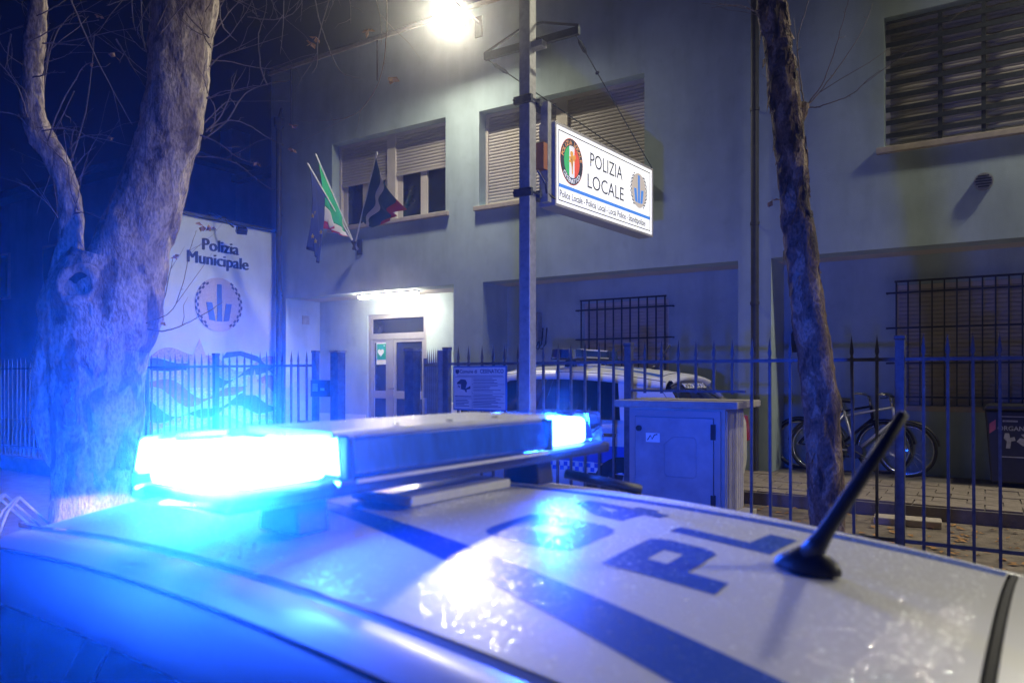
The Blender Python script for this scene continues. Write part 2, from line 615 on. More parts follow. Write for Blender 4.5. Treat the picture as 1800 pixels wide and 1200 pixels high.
# entrance door
x0, x1, z0, z1 = DOOR
y = 10.92
zt = 2.17
xm = x0 + .58
d = MB().box(x0, x0 + .09, y, y + .1, z0, z1).box(x1 - .09, x1, y, y + .1, z0, z1).box(x0 + .09, x1 - .09, y, y + .1, z1 - .09, z1).box(x0 + .09, x1 - .09, y, y + .1, zt - .06, zt + .06)
d.box(xm - .08, xm + .08, y, y + .1, z0, zt - .06)
for a, b in ((x0 + .09, xm - .08), (xm + .08, x1 - .09)):
    d.box(a, a + .05, y + .015, y + .085, z0, zt - .06).box(b - .05, b, y + .015, y + .085, z0, zt - .06)
    d.box(a + .05, b - .05, y + .015, y + .085, .95, 1.1).box(a + .05, b - .05, y + .015, y + .085, zt - .12, zt - .06).box(a + .05, b - .05, y + .015, y + .085, z0, z0 + .14)
do = d.build("door", ALU, bl, bevel=.004)
for a, b, c, e in ((x0 + .09, x1 - .09, zt + .06, z1 - .09), (x0 + .14, xm - .13, 1.1, zt - .12), (xm + .13, x1 - .14, 1.1, zt - .12), (x0 + .14, xm - .13, z0 + .14, .95), (xm + .13, x1 - .14, z0 + .14, .95)):
    MB().box(a, b, y + .045, y + .055, c, e).build("pane", GLASS, do)
MB().tube([(xm + .02, y - .001, 1.15), (xm + .02, y - .06, 1.15), (xm + .14, y - .06, 1.15)], .012, 8).build("handle", CHROME, do)
sg = thing("door_sign", "small green and white defibrillator notice on the glass entrance door", "sign", (x0 + .36, y + .02, 1.66))
MB().box(x0 + .20, x0 + .47, y + .02, y + .03, 1.62, 2.06).build("plate", WHITE, sg)
gp = MB().box(x0 + .22, x0 + .45, y + .012, y + .0195, 1.72, 2.03).build("panel", mat("safety_green", (.01, .28, .16), .5, var=.03), sg)
hp = []
for i in range(24):
    t = 2 * math.pi * i / 24
    hp.append((.0052 * 16 * math.sin(t) ** 3, .0052 * (13 * math.cos(t) - 5 * math.cos(2 * t) - 2 * math.cos(3 * t) - math.cos(4 * t))))
MB().prism(hp[::-1], (1, 0, 0), (0, 0, 1), (0, -1, 0), (x0 + .325, y + .0118, 1.86), .004).build("heart_symbol", WHITE, sg)
MB().box(x0 + .40, x0 + .43, y + .007, y + .0118, 1.985, 1.995).box(x0 + .41, x0 + .42, y + .0068, y + .0117, 1.975, 2.005).build("cross_symbol", WHITE, sg)
# round vent in the upper wall
v = MB().tube([(-.02, YF - .001, 3.6), (-.02, YF - .07, 3.6)], .095, 24).build("wall_vent", GALV, bl)
for i in range(5):
    zz = 3.6 - .06 + i * .03
    hw = math.sqrt(max(.0005, .08 ** 2 - (zz - 3.6) ** 2))
    MB().box(-.02 - hw, -.02 + hw, YF - .078, YF - .0705, zz - .007, zz + .007).build("slat", IRON, v)
# small square vent inside the entrance recess
MB().box(-11.77 + .001, -11.755, 10.42, 10.6, 2.45, 2.63).build("vent_plate", GALV, bl)
# downpipes with their hopper and clips
p = MB().tube([(-11.87, YF - .09, .0), (-11.87, YF - .09, 6.3)], .055, 14).tube([(-11.87, YF - .09, 6.3), (-11.87, YF - .09, 6.36), (-11.87, YF - .09, 6.52)], [.056, .1, .1], 14)
p.tube([(-11.87, YF - .09, 6.5), (-11.87, YF - .01, 6.75)], .03, 8)
pp = p.build("downpipe", PIPE, bl, smooth=False)
for zz in (1.4, 3.0, 4.6):
    MB().tube([(-11.87, YF - .09, zz - .02), (-11.87, YF - .09, zz + .02)], .064, 14).box(-11.88, -11.86, YF - .03, YF - .001, zz - .01, zz + .01).build("clip", PIPE, pp)
p = MB().tube([(-2.56, YF - .08, FLOOR), (-2.56, YF - .08, 7.2)], .05, 14)
pp = p.build("downpipe", PIPE, bl)
for zz in (1.1, 2.35, 3.4, 4.9):
    MB().tube([(-2.56, YF - .08, zz - .02), (-2.56, YF - .08, zz + .02)], .06, 14).box(-2.57, -2.55, YF - .03, YF - .001, zz - .01, zz + .01).build("clip", PIPE, pp)
MB().tube([(-11.6, YF - .012, 6.35), (-11.6, YF - .012, ZT)], .011, 6).build("wall_cable", PIPE, bl)
MB().tube([(-9.3, YF - .012, 6.75), (-9.3, YF - .012, ZT)], .016, 6).build("wall_cable", PIPE, bl)
MB().tube([(-4.5, YF - .012, 6.9), (-4.5, YF - .012, ZT)], .02, 6).build("wall_cable", PIPE, bl)

# meter box with cables in the middle recess
mb = thing("meter_box", "grey electricity meter box with loose cables on the recess wall", "meter box", (-6.4, YB - .08, 1.95))
MB().box(-6.62, -6.28, YB - .14, YB - .001, 1.98, 2.46).build("case", GALV, mb, bevel=.012)
MB().box(-6.56, -6.34, YB - .15, YB - .1395, 2.24, 2.40).build("window", GLASS, mb)
MB().box(-6.52, -6.40, YB - .16, YB - .1505, 2.28, 2.33).build("dial", WHITE, mb)
for i in range(5):
    a = -6.60 + i * .075
    MB().tube([(a, YB - .06, 2.0), (a + .02, YB - .1, 1.88 - .02 * (i % 3)), (a + .06, YB - .08, 1.84), (a + .1, YB - .03, 1.93), (a + .12, YB - .02, 2.2)], .012, 6).build("cable", BLACK, mb)

# plates and letter box in the right recess
sp = thing("street_plate", "small blue enamel name plate on the recess side wall above the letter box", "sign", (-2.36, 10.35, 2.36))
MB().box(-2.2, -1.86, YB - .012, YB - .001, 2.36, 2.53).build("plate", mat("enamel_blue", (.02, .07, .2), .35, var=.05), sp, bevel=.002)
MB().box(-2.17, -1.89, YB - .016, YB - .0125, 2.47, 2.485).box(-2.17, -1.93, YB - .016, YB - .0125, 2.41, 2.425).build("lettering", WHITE, sp)
lb = thing("letter_box", "dark metal letter box with a sloped lid on the recess wall", "letter box", (-2.1, YB - .1, 1.7))
MB().prism([(0, 0), (.14, 0), (.14, .24), (0, .32)], (0, -1, 0), (0, 0, 1), (1, 0, 0), (-2.25, YB - .001, 1.72), .4).build("body", BLACK, lb)
MB().box(-2.2, -1.9, YB - .148, YB - .1415, 1.88, 1.9).build("slot", GALV, lb)

# tube lamp under the entrance soffit (lit)
tl = thing("ceiling_lamp", "long lit fluorescent batten under the soffit before the entrance door", "lamp", (-9.3, 10.28, ZS))
MB().box(-10.05, -8.6, 10.22, 10.36, ZS - .035, ZS - .002).build("housing", WHITE, tl, bevel=.004)
MB().box(-10.02, -8.63, 10.235, 10.345, ZS - .085, ZS - .036).build("diffuser", emitter("tube_light", (1.0, .90, .70), 150), tl, bevel=.012)

# ------------------------------------------------------------------ street lamps on wall arms (lit)
LAMPC = (1.0, .93, .72)


def wall_lamp(x, y, z, label, es):
    t = thing("wall_lamp", label, "lamp", (x, YF, z))
    MB().box(x - .07, x + .07, YF - .03, YF - .002, z - .02, z + .32).build("wall_plate", IRON, t)
    MB().tube([(x, YF - .02, z + .22), (x, (y + YF) / 2 + .05, z + .24), (x, y + .06, z + .12)], .025, 10).build("arm", IRON, t)
    n = 20
    tl = math.radians(42)                       # head tilted out towards the street

    def head(prof):
        rows = []
        for r, b in prof:
            row = []
            for k in range(n + 1):
                a, c = r * math.cos(2 * math.pi * k / n), r * math.sin(2 * math.pi * k / n)
                row.append((x + a, y + c * math.cos(tl) + b * math.sin(tl), z - c * math.sin(tl) * -1 * -1 + b * math.cos(tl)))
            rows.append(row)
        return MB().grid(rows)
    head([(.0, .16), (.12, .15), (.23, .10), (.28, .03), (.28, -.03), (.262, -.03)]).build("housing", GALV, t, smooth=True)
    head([(.26, -.012), (.24, -.03), (.15, -.045), (.001, -.05)]).build("lens", emitter("lamp_glow", LAMPC, es), t, smooth=True)
    return t


wall_lamp(-7.05, 9.2, 7.0, "lit street lamp on a wall arm high between the two shuttered windows", 600)
wall_lamp(2.2, 9.2, 7.0, "lit street lamp on a wall arm above the barred upper window's end", 560)
wall_lamp(11.4, 9.2, 7.0, "unseen lamp added on a wall arm at the building end to warm the left tree", 2700)  # added out of view at the same spacing, to warm the left tree

# ------------------------------------------------------------------ mural wall
XM = -12.05
mw = thing("mural_wall", "tall pale blue wall painted with police lettering, round emblem and wavy mural", "wall", (XM - .15, 8.6, 0))
MURAL = weather(mat("mural_ground", (.62, .70, .76), .85, var=.05, scale=1.6, bump=.25, bscale=80), .16)
MB().box(XM - .3, XM, 7.3, YF - .001, -.1, 4.27).build("wall", MURAL, mw)
MB().box(XM - .34, XM + .05, 7.26, YF - .002, 4.271, 4.33).build("coping", IRON, mw)
EX, EY = (0, 1, 0), (0, 0, 1)
MB().text("Polizia", (XM + .001, 8.69, 3.70), EX, EY, .31).text("Polizia", (XM + .001, 8.705, 3.70), EX, EY, .31, depth=.0025).text("Polizia", (XM + .001, 8.72, 3.705), EX, EY, .31, depth=.0035).build("lettering", LETTER, mw)
MB().text("Municipale", (XM + .001, 8.65, 3.44), EX, EY, .31).text("Municipale", (XM + .001, 8.665, 3.44), EX, EY, .31, depth=.0025).text("Municipale", (XM + .001, 8.68, 3.445), EX, EY, .31, depth=.0035).build("lettering", LETTER, mw)


def disc(c, ex, ey, n, r, t, k=40):
    return MB().prism([(r * math.cos(2 * math.pi * i / k), r * math.sin(2 * math.pi * i / k)) for i in range(k)], ex, ey, n, c, t)


BEIGE = mat("emblem_beige", (.45, .40, .36), .45, var=.35, scale=60)
MIDBLUE = mat("emblem_blue", (.03, .12, .42), .5, var=.25, scale=40)


def three_bars(c, r, ex, ey, n, dep):
    """the three tower bars of the emblem"""
    c, ex, ey, n = map(Vector, (c, ex, ey, n))
    m = MB()
    for pts in ([(-.10, -.62), (.12, -.62), (.10, .76), (-.10, .76)], [(-.42, -.58), (-.16, -.62), (-.30, .06), (-.56, .06)], [(.18, -.62), (.42, -.58), (.54, .06), (.28, .06)]):
        m.prism([(a * r, b * r) for a, b in pts], ex, ey, n, c, dep)
    return m


def checks(c, r, ex, ey, n, dep, k=48, side=1):
    m = MB()
    for i in range(k):
        a0, a1 = 2 * math.pi * i / k, 2 * math.pi * (i + 1) / k
        am = (a0 + a1) / 2
        if abs(math.sin(am)) > .86 or math.cos(am) * side < 0:
            continue
        q = i % 2
        for ring in range(2):
            if (ring + q) % 2:
                continue
            r0, r1 = r * (.86 + .075 * ring), r * (.935 + .075 * ring)
            m.prism([(r0 * math.cos(a0), r0 * math.sin(a0)), (r1 * math.cos(a0), r1 * math.sin(a0)), (r1 * math.cos(a1), r1 * math.sin(a1)), (r0 * math.cos(a1), r0 * math.sin(a1))], ex, ey, n, c, dep)
    return m


em = disc((XM + .001, 8.67, 2.72), EX, EY, (1, 0, 0), .50, .012).build("emblem", BEIGE, mw)
three_bars((XM + .0135, 8.67, 2.72), .5, EX, EY, (1, 0, 0), .006).build("emblem_bars", MIDBLUE, em)
for sd in (-1, 1):
    checks((XM + .0135, 8.67, 2.72), .5, EX, EY, (1, 0, 0), .005, side=sd).build("emblem_checks", LETTER, em)
bandcols = [(.42, .30, .34), (.05, .06, .17), (.58, .42, .40), (.34, .10, .14), (.50, .44, .50), (.04, .07, .24), (.52, .24, .26), (.30, .34, .52), (.24, .10, .16)]
MOS = [mat("mosaic_%d" % i, c, .6, var=.45, scale=26, bump=.5, bscale=50) for i, c in enumerate(bandcols)]
ys = [7.31 + i * (YF - .02 - 7.31) / 40 for i in range(41)]


def wave(y, k):
    return 1.72 - .17 * k + .16 * math.sin((y - 7.3) * 2.6 + k * .55) * (1 if k < 6 else .5) + .07 * math.sin((y - 7.3) * 6 + k * 1.7)


for k in range(10):
    x = XM + .002 + .0012 * (k % 3)
    zl = [min(wave(y, k + 1), wave(y, k) - .03) + (random.uniform(-.012, .012)) for y in ys]
    zh = [wave(y, k) - .012 for y in ys]
    t = .008
    MB().grid([[(x, y, b) for y, b in zip(ys, zl)], [(x + t, y, b) for y, b in zip(ys, zl)], [(x + t, y, b) for y, b in zip(ys, zh)], [(x, y, b) for y, b in zip(ys, zh)]]).build("mural_band", MOS[k % 9], mw)
PINK = mat("mural_pink", (.50, .30, .30), .7, var=.15, scale=20)
MB().prism([(-.27, 0), (.27, 0), (.02, .62)], EX, EY, (1, 0, 0), (XM + .013, 8.24, 1.45), .006).build("mural_sail", mat("mural_sand", (.52, .40, .34), .7, var=.15, scale=20), mw)
for yy, zz, s in ((8.24, 1.18, 1.0), (9.45, 1.02, .9)):
    fl = [(-.3 * s, 0), (.3 * s, 0), (.27 * s, .3), (.2 * s, .16), (.15 * s, .42), (.08 * s, .22), (0, .5), (-.07 * s, .22), (-.15 * s, .4), (-.2 * s, .15), (-.27 * s, .28)]
    MB().prism(fl, EX, EY, (1, 0, 0), (XM + .021, yy, zz), .006).build("mural_flame", PINK, mw)
dm = [(0, 0), (.4, .06), (.8, -.05), (1.25, -.32), (.8, .06), (.42, .15), (.1, .12)]
MB().prism(dm, EX, EY, (1, 0, 0), (XM + .021, 8.72, 1.72), .005).build("mural_crest", MOS[5], mw)

fl = thing("floodlight", "unlit floodlight on a bent arm at the top of the mural wall", "floodlight", (XM + .05, 8.8, 4.2))
MB().tube([(XM - .1, 8.55, 4.33), (XM - .1, 8.55, 4.42), (XM + .25, 8.6, 4.30), (XM + .42, 8.68, 4.12)], .016, 8).build("arm", IRON, fl)
MB().obox((XM + .46, 8.82, 4.08), (.05, -.02, -.035), (.035, .085, 0), (.03, -.012, .045)).build("lamp_head", BLACK, fl, bevel=.008)
MB().obox((XM + .30, 8.55, 4.28), (.02, 0, 0), (0, .045, 0), (0, 0, .02)).build("gear_box", BLACK, fl, bevel=.004)

# ------------------------------------------------------------------ house beyond the mural wall
HW = weather(mat("neighbour_render", (.40, .44, .50), .9, var=.1, scale=1.2, bump=.2))
hs = thing("neighbour_house", "dim rendered house with flat eaves and chimney behind the mural wall", "house", (-20, 14, 0))
MB().box(-30, -17.6, 11.5, 20, -.1, 7.0).build("wall", HW, hs)
MB().box(-17.6, -15.2, 13.2, 20, -.1, 6.7).build("side_wing", HW, hs)
rf = MB().box(-30.4, -17.2, 11.0, 20.4, 7.0, 7.22).build("roof", mat("roof_dark", (.12, .1, .1), .9, var=.2), hs)
MB().box(-17.4, -14.9, 12.9, 20.4, 6.7, 6.88).build("roof", mat("roof_dark", (.12, .1, .1), .9, var=.2), hs)
MB().box(-18.0, -17.5, 13, 13.6, 7.22, 8.2).build("chimney", HW, rf)
for a, b in ((-21.2, -20.0), (-24.6, -23.4), (-28, -26.8)):
    wo = MB().box(a, b, 11.44, 11.499, 3.9, 5.4).build("window", FRAME, hs)
    MB().box(a + .08, b - .08, 11.42, 11.439, 3.98, 5.32).build("pane", GLASS, wo)

# ------------------------------------------------------------------ iron fence
FY = 6.0
lw = MB().box(-60, -6.28, 5.881, 6.12, -.4, .06).box(-5.02, 12, 5.881, 6.12, -.4, .06).build("fence_plinth", PAVING)
tag(lw, "low concrete kerb carrying the spiked iron fence", "kerb wall")


def spear_mesh(z0, name, parent):
    w, t = .013, .008
    zr, zp = 1.54, 1.705
    m = MB().box(-.010, .010, -.010, .010, z0, zr)
    m.add([(-.006, -.008, zr), (.006, -.008, zr), (.006, .008, zr), (-.006, .008, zr), (-.0145, -.006, zr + .035), (.0145, -.006, zr + .035), (.0145, .006, zr + .035), (-.0145, .006, zr + .035), (0, 0, zp)],
          [(0, 1, 5, 4), (1, 2, 6, 5), (2, 3, 7, 6), (3, 0, 4, 7), (4, 5, 8), (5, 6, 8), (6, 7, 8), (7, 4, 8), (3, 2, 1, 0)])
    return m.build(name, FENCEIRON, parent)


def post_mesh(parent):
    return MB().box(-.032, .032, -.032, .032, .06, 1.66).box(-.037, .037, -.037, .037, 1.661, 1.69).build("post", FENCEIRON, parent, bevel=.003)


def fence_run(label, x0, x1, posts, skip=None):
    t = thing("iron_fence", label, "fence", (x0, FY, .06))
    ORG[t.name] = (x0, FY, 0)
    t.location = (x0, FY, 0)
    MB().box(x0, x1, FY - .014, FY + .014, 1.505, 1.53).build("top_rail", FENCEIRON, t)
    if skip:
        MB().box(x0, skip[0], FY - .014, FY + .014, .2, .225).box(skip[1], x1, FY - .014, FY + .014, .2, .225).build("bottom_rail", FENCEIRON, t)
        MB().box(skip[0], skip[1], FY - .014, FY + .014, 1.262, 1.28).build("middle_rail", FENCEIRON, t)
    else:
        MB().box(x0, x1, FY - .014, FY + .014, .2, .225).build("bottom_rail", FENCEIRON, t)
    ORG[t.name] = (0, 0, 0)
    b0 = s0 = p0 = None
    xs = sorted(posts)
    for x in xs:
        if p0 is None:
            p0 = post_mesh(t)
            p0.location = (x - x0, 0, 0)
        else:
            q = piece(p0, "post", t, (x - x0, 0, 0))
            q.modifiers.new("bevel", 'BEVEL').width = .003
    for a, b in zip(xs[:-1], xs[1:]):
        n = max(1, round((b - a) / .147))
        for i in range(1, n):
            x = a + (b - a) * i / n
            if skip and skip[0] < x < skip[1]:
                if s0 is None:
                    s0 = spear_mesh(1.25, "bar", t)
                    s0.location = (x - x0, 0, 0)
                else:
                    piece(s0, "bar", t, (x - x0, 0, 0))
            elif b0 is None:
                b0 = spear_mesh(.061, "bar", t)
                b0.location = (x - x0, 0, 0)
            else:
                q = piece(b0, "bar", t, (x - x0, 0, 0))
                q.rotation_euler = (random.uniform(-.006, .006), random.choice((1, 1, 1, 2.2)) * random.uniform(-.006, .006), 0)
    return t


fence_run("dark spiked iron fence from the gate past the mural wall", -16.7, -6.55, [-16.6, -14.5, -12.45, -10.4, -8.40, -6.55])
fence_run("dark spiked iron fence with a notice board and a cabinet set in it", -4.65, 1.75, [-4.63, -2.63, -.52, 1.6], (-2.60, -1.62))


def pillar(x, label):
    t = thing("gate_pillar", label, "pillar", (x, FY, -.3))
    MB().box(x - .06, x + .06, FY - .06, FY + .06, -.3, 1.66).build("shaft", FENCEIRON, t, bevel=.004)
    MB().box(x - .07, x + .07, FY - .07, FY + .07, 1.661, 1.685).build("cap", GALV, t)
    return t


pillar(-6.19, "square steel gate pillar with an intercom box beside it")
pillar(-5.09, "square steel gate pillar beside the open gate leaf")
ic = thing("intercom", "flat dark intercom box fixed on the fence by the gate pillar", "intercom", (-6.42, FY - .1, 1.2))
MB().box(-6.54, -6.275, FY - .09, FY - .03, 1.16, 1.35).build("case", BLACK, ic, bevel=.006)
MB().box(-6.50, -6.42, FY - .095, FY - .0905, 1.22, 1.31).build("speaker_grille", GALV, ic)
MB().box(-6.37, -6.31, FY - .096, FY - .0905, 1.23, 1.26).build("button", GALV, ic)
lt = thing("letter_post_box", "dark box with rounded lid on the fence post by the gate", "box", (-6.6, FY - .1, .6))
MB().box(-6.70, -6.46, FY - .16, FY - .034, .55, .88).build("case", BLACK, lt, bevel=.02)
MB().box(-6.66, -6.50, FY - .167, FY - .1605, .76, .785).build("slot", GALV, lt)

g = thing("gate_leaf", "spiked iron gate leaf standing half open", "gate", (-4.78, 6.08, 0), math.atan2(.70, -.79), local=True)
MB().box(0, .98, -.014, .014, 1.505, 1.53).box(0, .98, -.014, .014, .2, .225).build("rail", FENCEIRON, g)
MB().box(-.03, .03, -.03, .03, .05, 1.66).build("stile", FENCEIRON, g)
MB().box(.96, 1.01, -.02, .02, .08, 1.60).build("stile", FENCEIRON, g)
sp0 = None
for i in range(6):
    x = .14 + i * .137
    if sp0 is None:
        sp0 = spear_mesh(.1, "bar", g)
        sp0.location = (x, 0, 0)
    else:
        piece(sp0, "bar", g, (x, 0, 0))
MB().obox((.9, 0, 1.05), (.05, 0, 0), (0, .03, 0), (0, 0, .09)).build("lock", GALV, g, bevel=.004)

# ------------------------------------------------------------------ camera notice on the fence
nb = thing("notice_board", "white and blue surveillance notice board with camera drawing on the fence", "sign", (-4.19, 5.95, 1.05))
NBX0, NBX1, NBZ0, NBZ1 = -4.51, -3.87, 1.055, 1.495
NY = 5.945
MB().box(NBX0, NBX1, NY, NY + .012, NBZ0, NBZ1).build("plate", mat("notice_blue", (.05, .2, .5), .4, var=.04), nb)
MB().box(NBX0 + .014, NBX1 - .014, NY - .003, NY - .0002, NBZ0 + .014, NBZ1 - .014).build("face", WHITE, nb)
N, RX, UZ = (0, -1, 0), (1, 0, 0), (0, 0, 1)
MB().text("Comune di", (NBX0 + .19, NY - .0032, 1.425), RX, UZ, .05, bold=.012, xs=.95).text("CESENATICO", (NBX1 - .17, NY - .0032, 1.425), RX, UZ, .054, bold=.016, xs=.86).build("lettering", LETTER, nb)
sh = MB().prism([(-.022, .02), (-.022, -.01), (0, -.026), (.022, -.01), (.022, .02)], RX, UZ, N, (NBX0 + .055, NY - .0032, 1.44), .001)
sh.build("crest", LETTER, nb)
ln = MB()
for a, b, z in ((.03, .61, 1.385), ):
    ln.box(NBX0 + a, NBX0 + b, NY - .0045, NY - .0032, z - .0015, z + .0015)
ln.box(NBX0 + .235, NBX0 + .238, NY - .0045, NY - .0032, NBZ0 + .02, 1.382).box(NBX0 + .03, NBX0 + .234, NY - .0045, NY - .0032, 1.172, 1.175)
for z in (1.315, 1.225, 1.135):
    ln.box(NBX0 + .239, NBX1 - .02, NY - .0045, NY - .0032, z - .0015, z + .0015)
random.seed(3)
for z0, k, a, b in ((1.372, 4, .25, .60), (1.303, 5, .25, .60), (1.213, 6, .25, .60), (1.123, 3, .25, .60), (1.158, 5, .035, .22)):
    for i in range(k):
        z = z0 - i * .0145
        ln.box(NBX0 + a, NBX0 + a + (b - a) * random.uniform(.55, 1), NY - .0042, NY - .0032, z - .0026, z + .0026)
ln.box(NBX0 + .05, NBX1 - .04, NY - .0042, NY - .0032, 1.397, 1.402)
ln.build("printed_lines", LETTER, nb)
cm = MB().prism([(-.06, -.035), (.03, -.055), (.055, .02), (.035, .05), (-.02, .055), (-.07, .02)], RX, UZ, N, (NBX0 + .12, NY - .0032, 1.31), .001)
cm.prism([(.03, -.07), (.05, -.075), (.05, -.05), (.095, -.04), (.095, -.01), (.075, -.02), (.03, -.04)], RX, UZ, N, (NBX0 + .12, NY - .0032, 1.31), .0012)
cm.build("camera_symbol", LETTER, nb)
MB().box(NBX0 + .055, NBX0 + .10, NY - .0062, NY - .0045, 1.27, 1.315).build("camera_front", WHITE, nb)
MB().text("N", (NBX0 + .0775, NY - .0063, 1.278), RX, UZ, .04, bold=.02).build("camera_letter", LETTER, nb)
MB().text("VIDEOSORVEGLIANZA", (NBX0 + .125, NY - .0032, 1.188), RX, UZ, .020, bold=.015).build("caption", LETTER, nb)

# ------------------------------------------------------------------ sign pole
PX, PY = -3.19, 5.22
po = thing("sign_pole", "square galvanised steel pole carrying the lit police sign and a cross arm", "pole", (PX, PY, GZ + .12))
MB().box(PX - .052, PX + .052, PY - .052, PY + .052, GZ + .12, 7.4).build("shaft", GALV, po, bevel=.006)
MB().box(PX - .14, PX + .14, PY - .14, PY + .14, GZ + .119, GZ + .14).build("base_plate", GALV, po)
ZA = 4.17
xa0, xa1 = -3.67, -2.75
ca = MB().box(xa0, xa1, PY + .053, PY + .093, ZA - .03, ZA + .03)
ca.tube([(xa0, PY + .07, ZA + .03), (PX - .08, PY + .07, ZA + .16), (PX + .1, PY + .07, ZA + .15), (xa1, PY + .07, ZA + .04)], .011, 6)
arm = ca.build("cross_arm", IRON, po)
MB().box(PX + .053, PX + .16, PY - .04, PY + .04, ZA - .09, ZA - .04).build("arm_bracket", GALV, arm)
sx, sy, sz = -2.99, 7.35, 3.585
for xa in (xa0 + .03, xa1 - .03):
    a, b = Vector((xa, PY + .07, ZA - .03)), Vector((sx + (.03 if xa > PX else -.03), sy, sz))
    wq = MB().tube([a, a + (b - a) * .5, b], .005, 6).build("stay_wire", IRON, po)
    d = (b - a).normalized()
    MB().tube([a + d * .06, a + d * .1, a + d * .2, a + d * .24], [.006, .018, .018, .006], 8).build("turnbuckle", IRON, wq)
    MB().tube([a + d * .48, a + d * .50, a + d * .52], [.006, .02, .006], 8).build("wire_clamp", IRON, wq)
for zc in (2.90, 3.66):
    c = MB().box(PX - .085, PX + .085, PY - .085, PY - .054, zc - .03, zc + .03).box(PX - .085, PX + .085, PY + .054, PY + .085, zc - .03, zc + .03)
    c.tube([(PX - .075, PY - .1, zc), (PX - .075, PY + .1, zc)], .01, 6).tube([(PX + .075, PY - .1, zc), (PX + .075, PY + .1, zc)], .01, 6)
    c.box(PX - .03, PX + .03, PY + .086, PY + .24, zc - .02, zc + .02)
    c.build("clamp", IRON, po)
MB().box(PX + .03, PX + .10, PY + .16, PY + .22, 2.86, 3.70).build("hanger_bar", GALV, po)
MB().box(PX + .015, PX + .1, PY + .09, PY + .155, 3.12, 3.34).build("gear_box", mat("gear_orange", (.5, .16, .05), .5, var=.1), po)
MB().tube([(PX + .06, PY + .06, 3.1), (PX + .1, PY + .12, 3.0), (PX + .09, PY + .16, 2.93), (PX + .11, PY + .26, 2.9)], .009, 6).build("cable", BLACK, po)

# ------------------------------------------------------------------ lit police sign (local: x along the box, y into it)
SL, SH = 2.06, .73
sgn = thing("police_sign", "long white lit box sign reading POLIZIA LOCALE hung from the pole", "sign", (-3.094, 5.50, 2.85), math.radians(85.5), local=True)
sgn.scale = (.895, .8, .985)
MB().box(0, SL, .006, .20, 0, SH).build("case", mat("sign_case", (.42, .42, .40), .45, .4, var=.08), sgn, bevel=.008)
ed = MB().box(.0, .022, -.012, .005, 0, SH).box(SL - .022, SL, -.012, .005, 0, SH).box(.022, SL - .022, -.012, .005, 0, .022).box(.022, SL - .022, -.012, .005, SH - .022, SH)
ed.build("rim", mat("sign_rim", (.5, .48, .44), .45, .4, var=.08), sgn)
FACE = mat("sign_face", (.8, .8, .78), .4, var=.01, emit=(1, .99, .94), es=1.16)
MB().box(.022, SL - .022, -.003, .0055, .022, SH - .022).build("face", FACE, sgn)
MB().box(.022, SL - .022, .2005, .206, .022, SH - .022).build("face", FACE, sgn)
EXs, EYs, Ns = (1, 0, 0), (0, 0, 1), (0, -1, 0)


def ink(name, c, e=.9):
    return mat(name, c, .5, var=.02, emit=c, es=e)


DARK = ink("sign_dark_ink", (.03, .045, .07), .25)
SBLUE = ink("sign_blue_ink", (.06, .25, .72), .8)
bd = MB()
b0, b1, c0, c1 = .065, SL - .065, .055, SH - .055
for a in ((b0, b1, c0, c0 + .009), (b0, b1, c1 - .009, c1)):
    bd.box(a[0], a[1], -.0045, -.0032, a[2], a[3])
for x in (b0, b1 - .009):
    bd.box(x, x + .009, -.0046, -.0033, c0 + .0092, c1 - .0092)
bd.build("border", DARK, sgn)
MB().text("POLIZIA", (.985, -.0032, .47), EXs, EYs, .19, bold=-.002, xs=1.0).build("lettering", DARK, sgn)
MB().text("LOCALE", (.975, -.0032, .265), EXs, EYs, .19, bold=-.002, xs=1.12).build("lettering", DARK, sgn)
MB().box(b0 + .01, b1 - .01, -.0045, -.0032, .175, .207).build("blue_band", SBLUE, sgn)
xw = .085
for wd in ("Police Locale", "-", "Policia Local", "-", "Local Police", "-", "Standtpolizei"):
    MB().text(wd, (xw, -.0032, .092), EXs, EYs, .088, 'LEFT', bold=.006, xs=.90).build("lettering", DARK, sgn)
    xw += .088 * .90 * (max(v[0] for v in glyphs(wd, 'LEFT', .006)[0]) + .27)
# round police badge
bc = (.30, -.0032, .435)
bg = disc(bc, EXs, EYs, Ns, .208, .001).build("badge", ink("badge_red_edge", (.55, .10, .04)), sgn)
disc((.30, -.0045, .435), EXs, EYs, Ns, .202, .001).build("badge_ring", DARK, bg)
K = 40
for nm, c, a0, a1 in (("green_field", (.03, .42, .12), -1, -.33), ("white_field", (.8, .8, .78), -.33, .33), ("red_field", (.75, .08, .04), .33, 1)):
    pts = []
    R = .142
    for i in range(13):
        x = a0 + (a1 - a0) * i / 12
        pts.append((x * R, -R * math.sqrt(max(0, 1 - x * x))))
    for i in range(12, -1, -1):
        x = a0 + (a1 - a0) * i / 12
        pts.append((x * R, R * math.sqrt(max(0, 1 - x * x))))
    q = []
    for p in pts:
        if not q or (abs(p[0] - q[-1][0]) + abs(p[1] - q[-1][1])) > 1e-6:
            q.append(p)
    if abs(q[0][0] - q[-1][0]) + abs(q[0][1] - q[-1][1]) < 1e-6:
        q.pop()
    MB().prism(q, EXs, EYs, Ns, (.30, -.0058, .435), .001).build(nm, ink(nm, c), bg)
fig = [(-.03, .085), (.0, .10), (.025, .085), (.02, .06), (.06, .075), (.075, .03), (.05, .04), (.055, .0), (.03, .02), (.02, -.02), (.012, -.06), (.02, -.10), (.0, -.115), (-.004, -.06), (-.02, -.01), (-.06, -.005), (-.035, .015), (-.05, .04), (-.02, .045), (-.03, .065)]
MB().prism(fig[::-1], EXs, EYs, Ns, (.30, -.0071, .435), .001).build("badge_figure", ink("badge_gold", (.72, .32, .05)), bg)
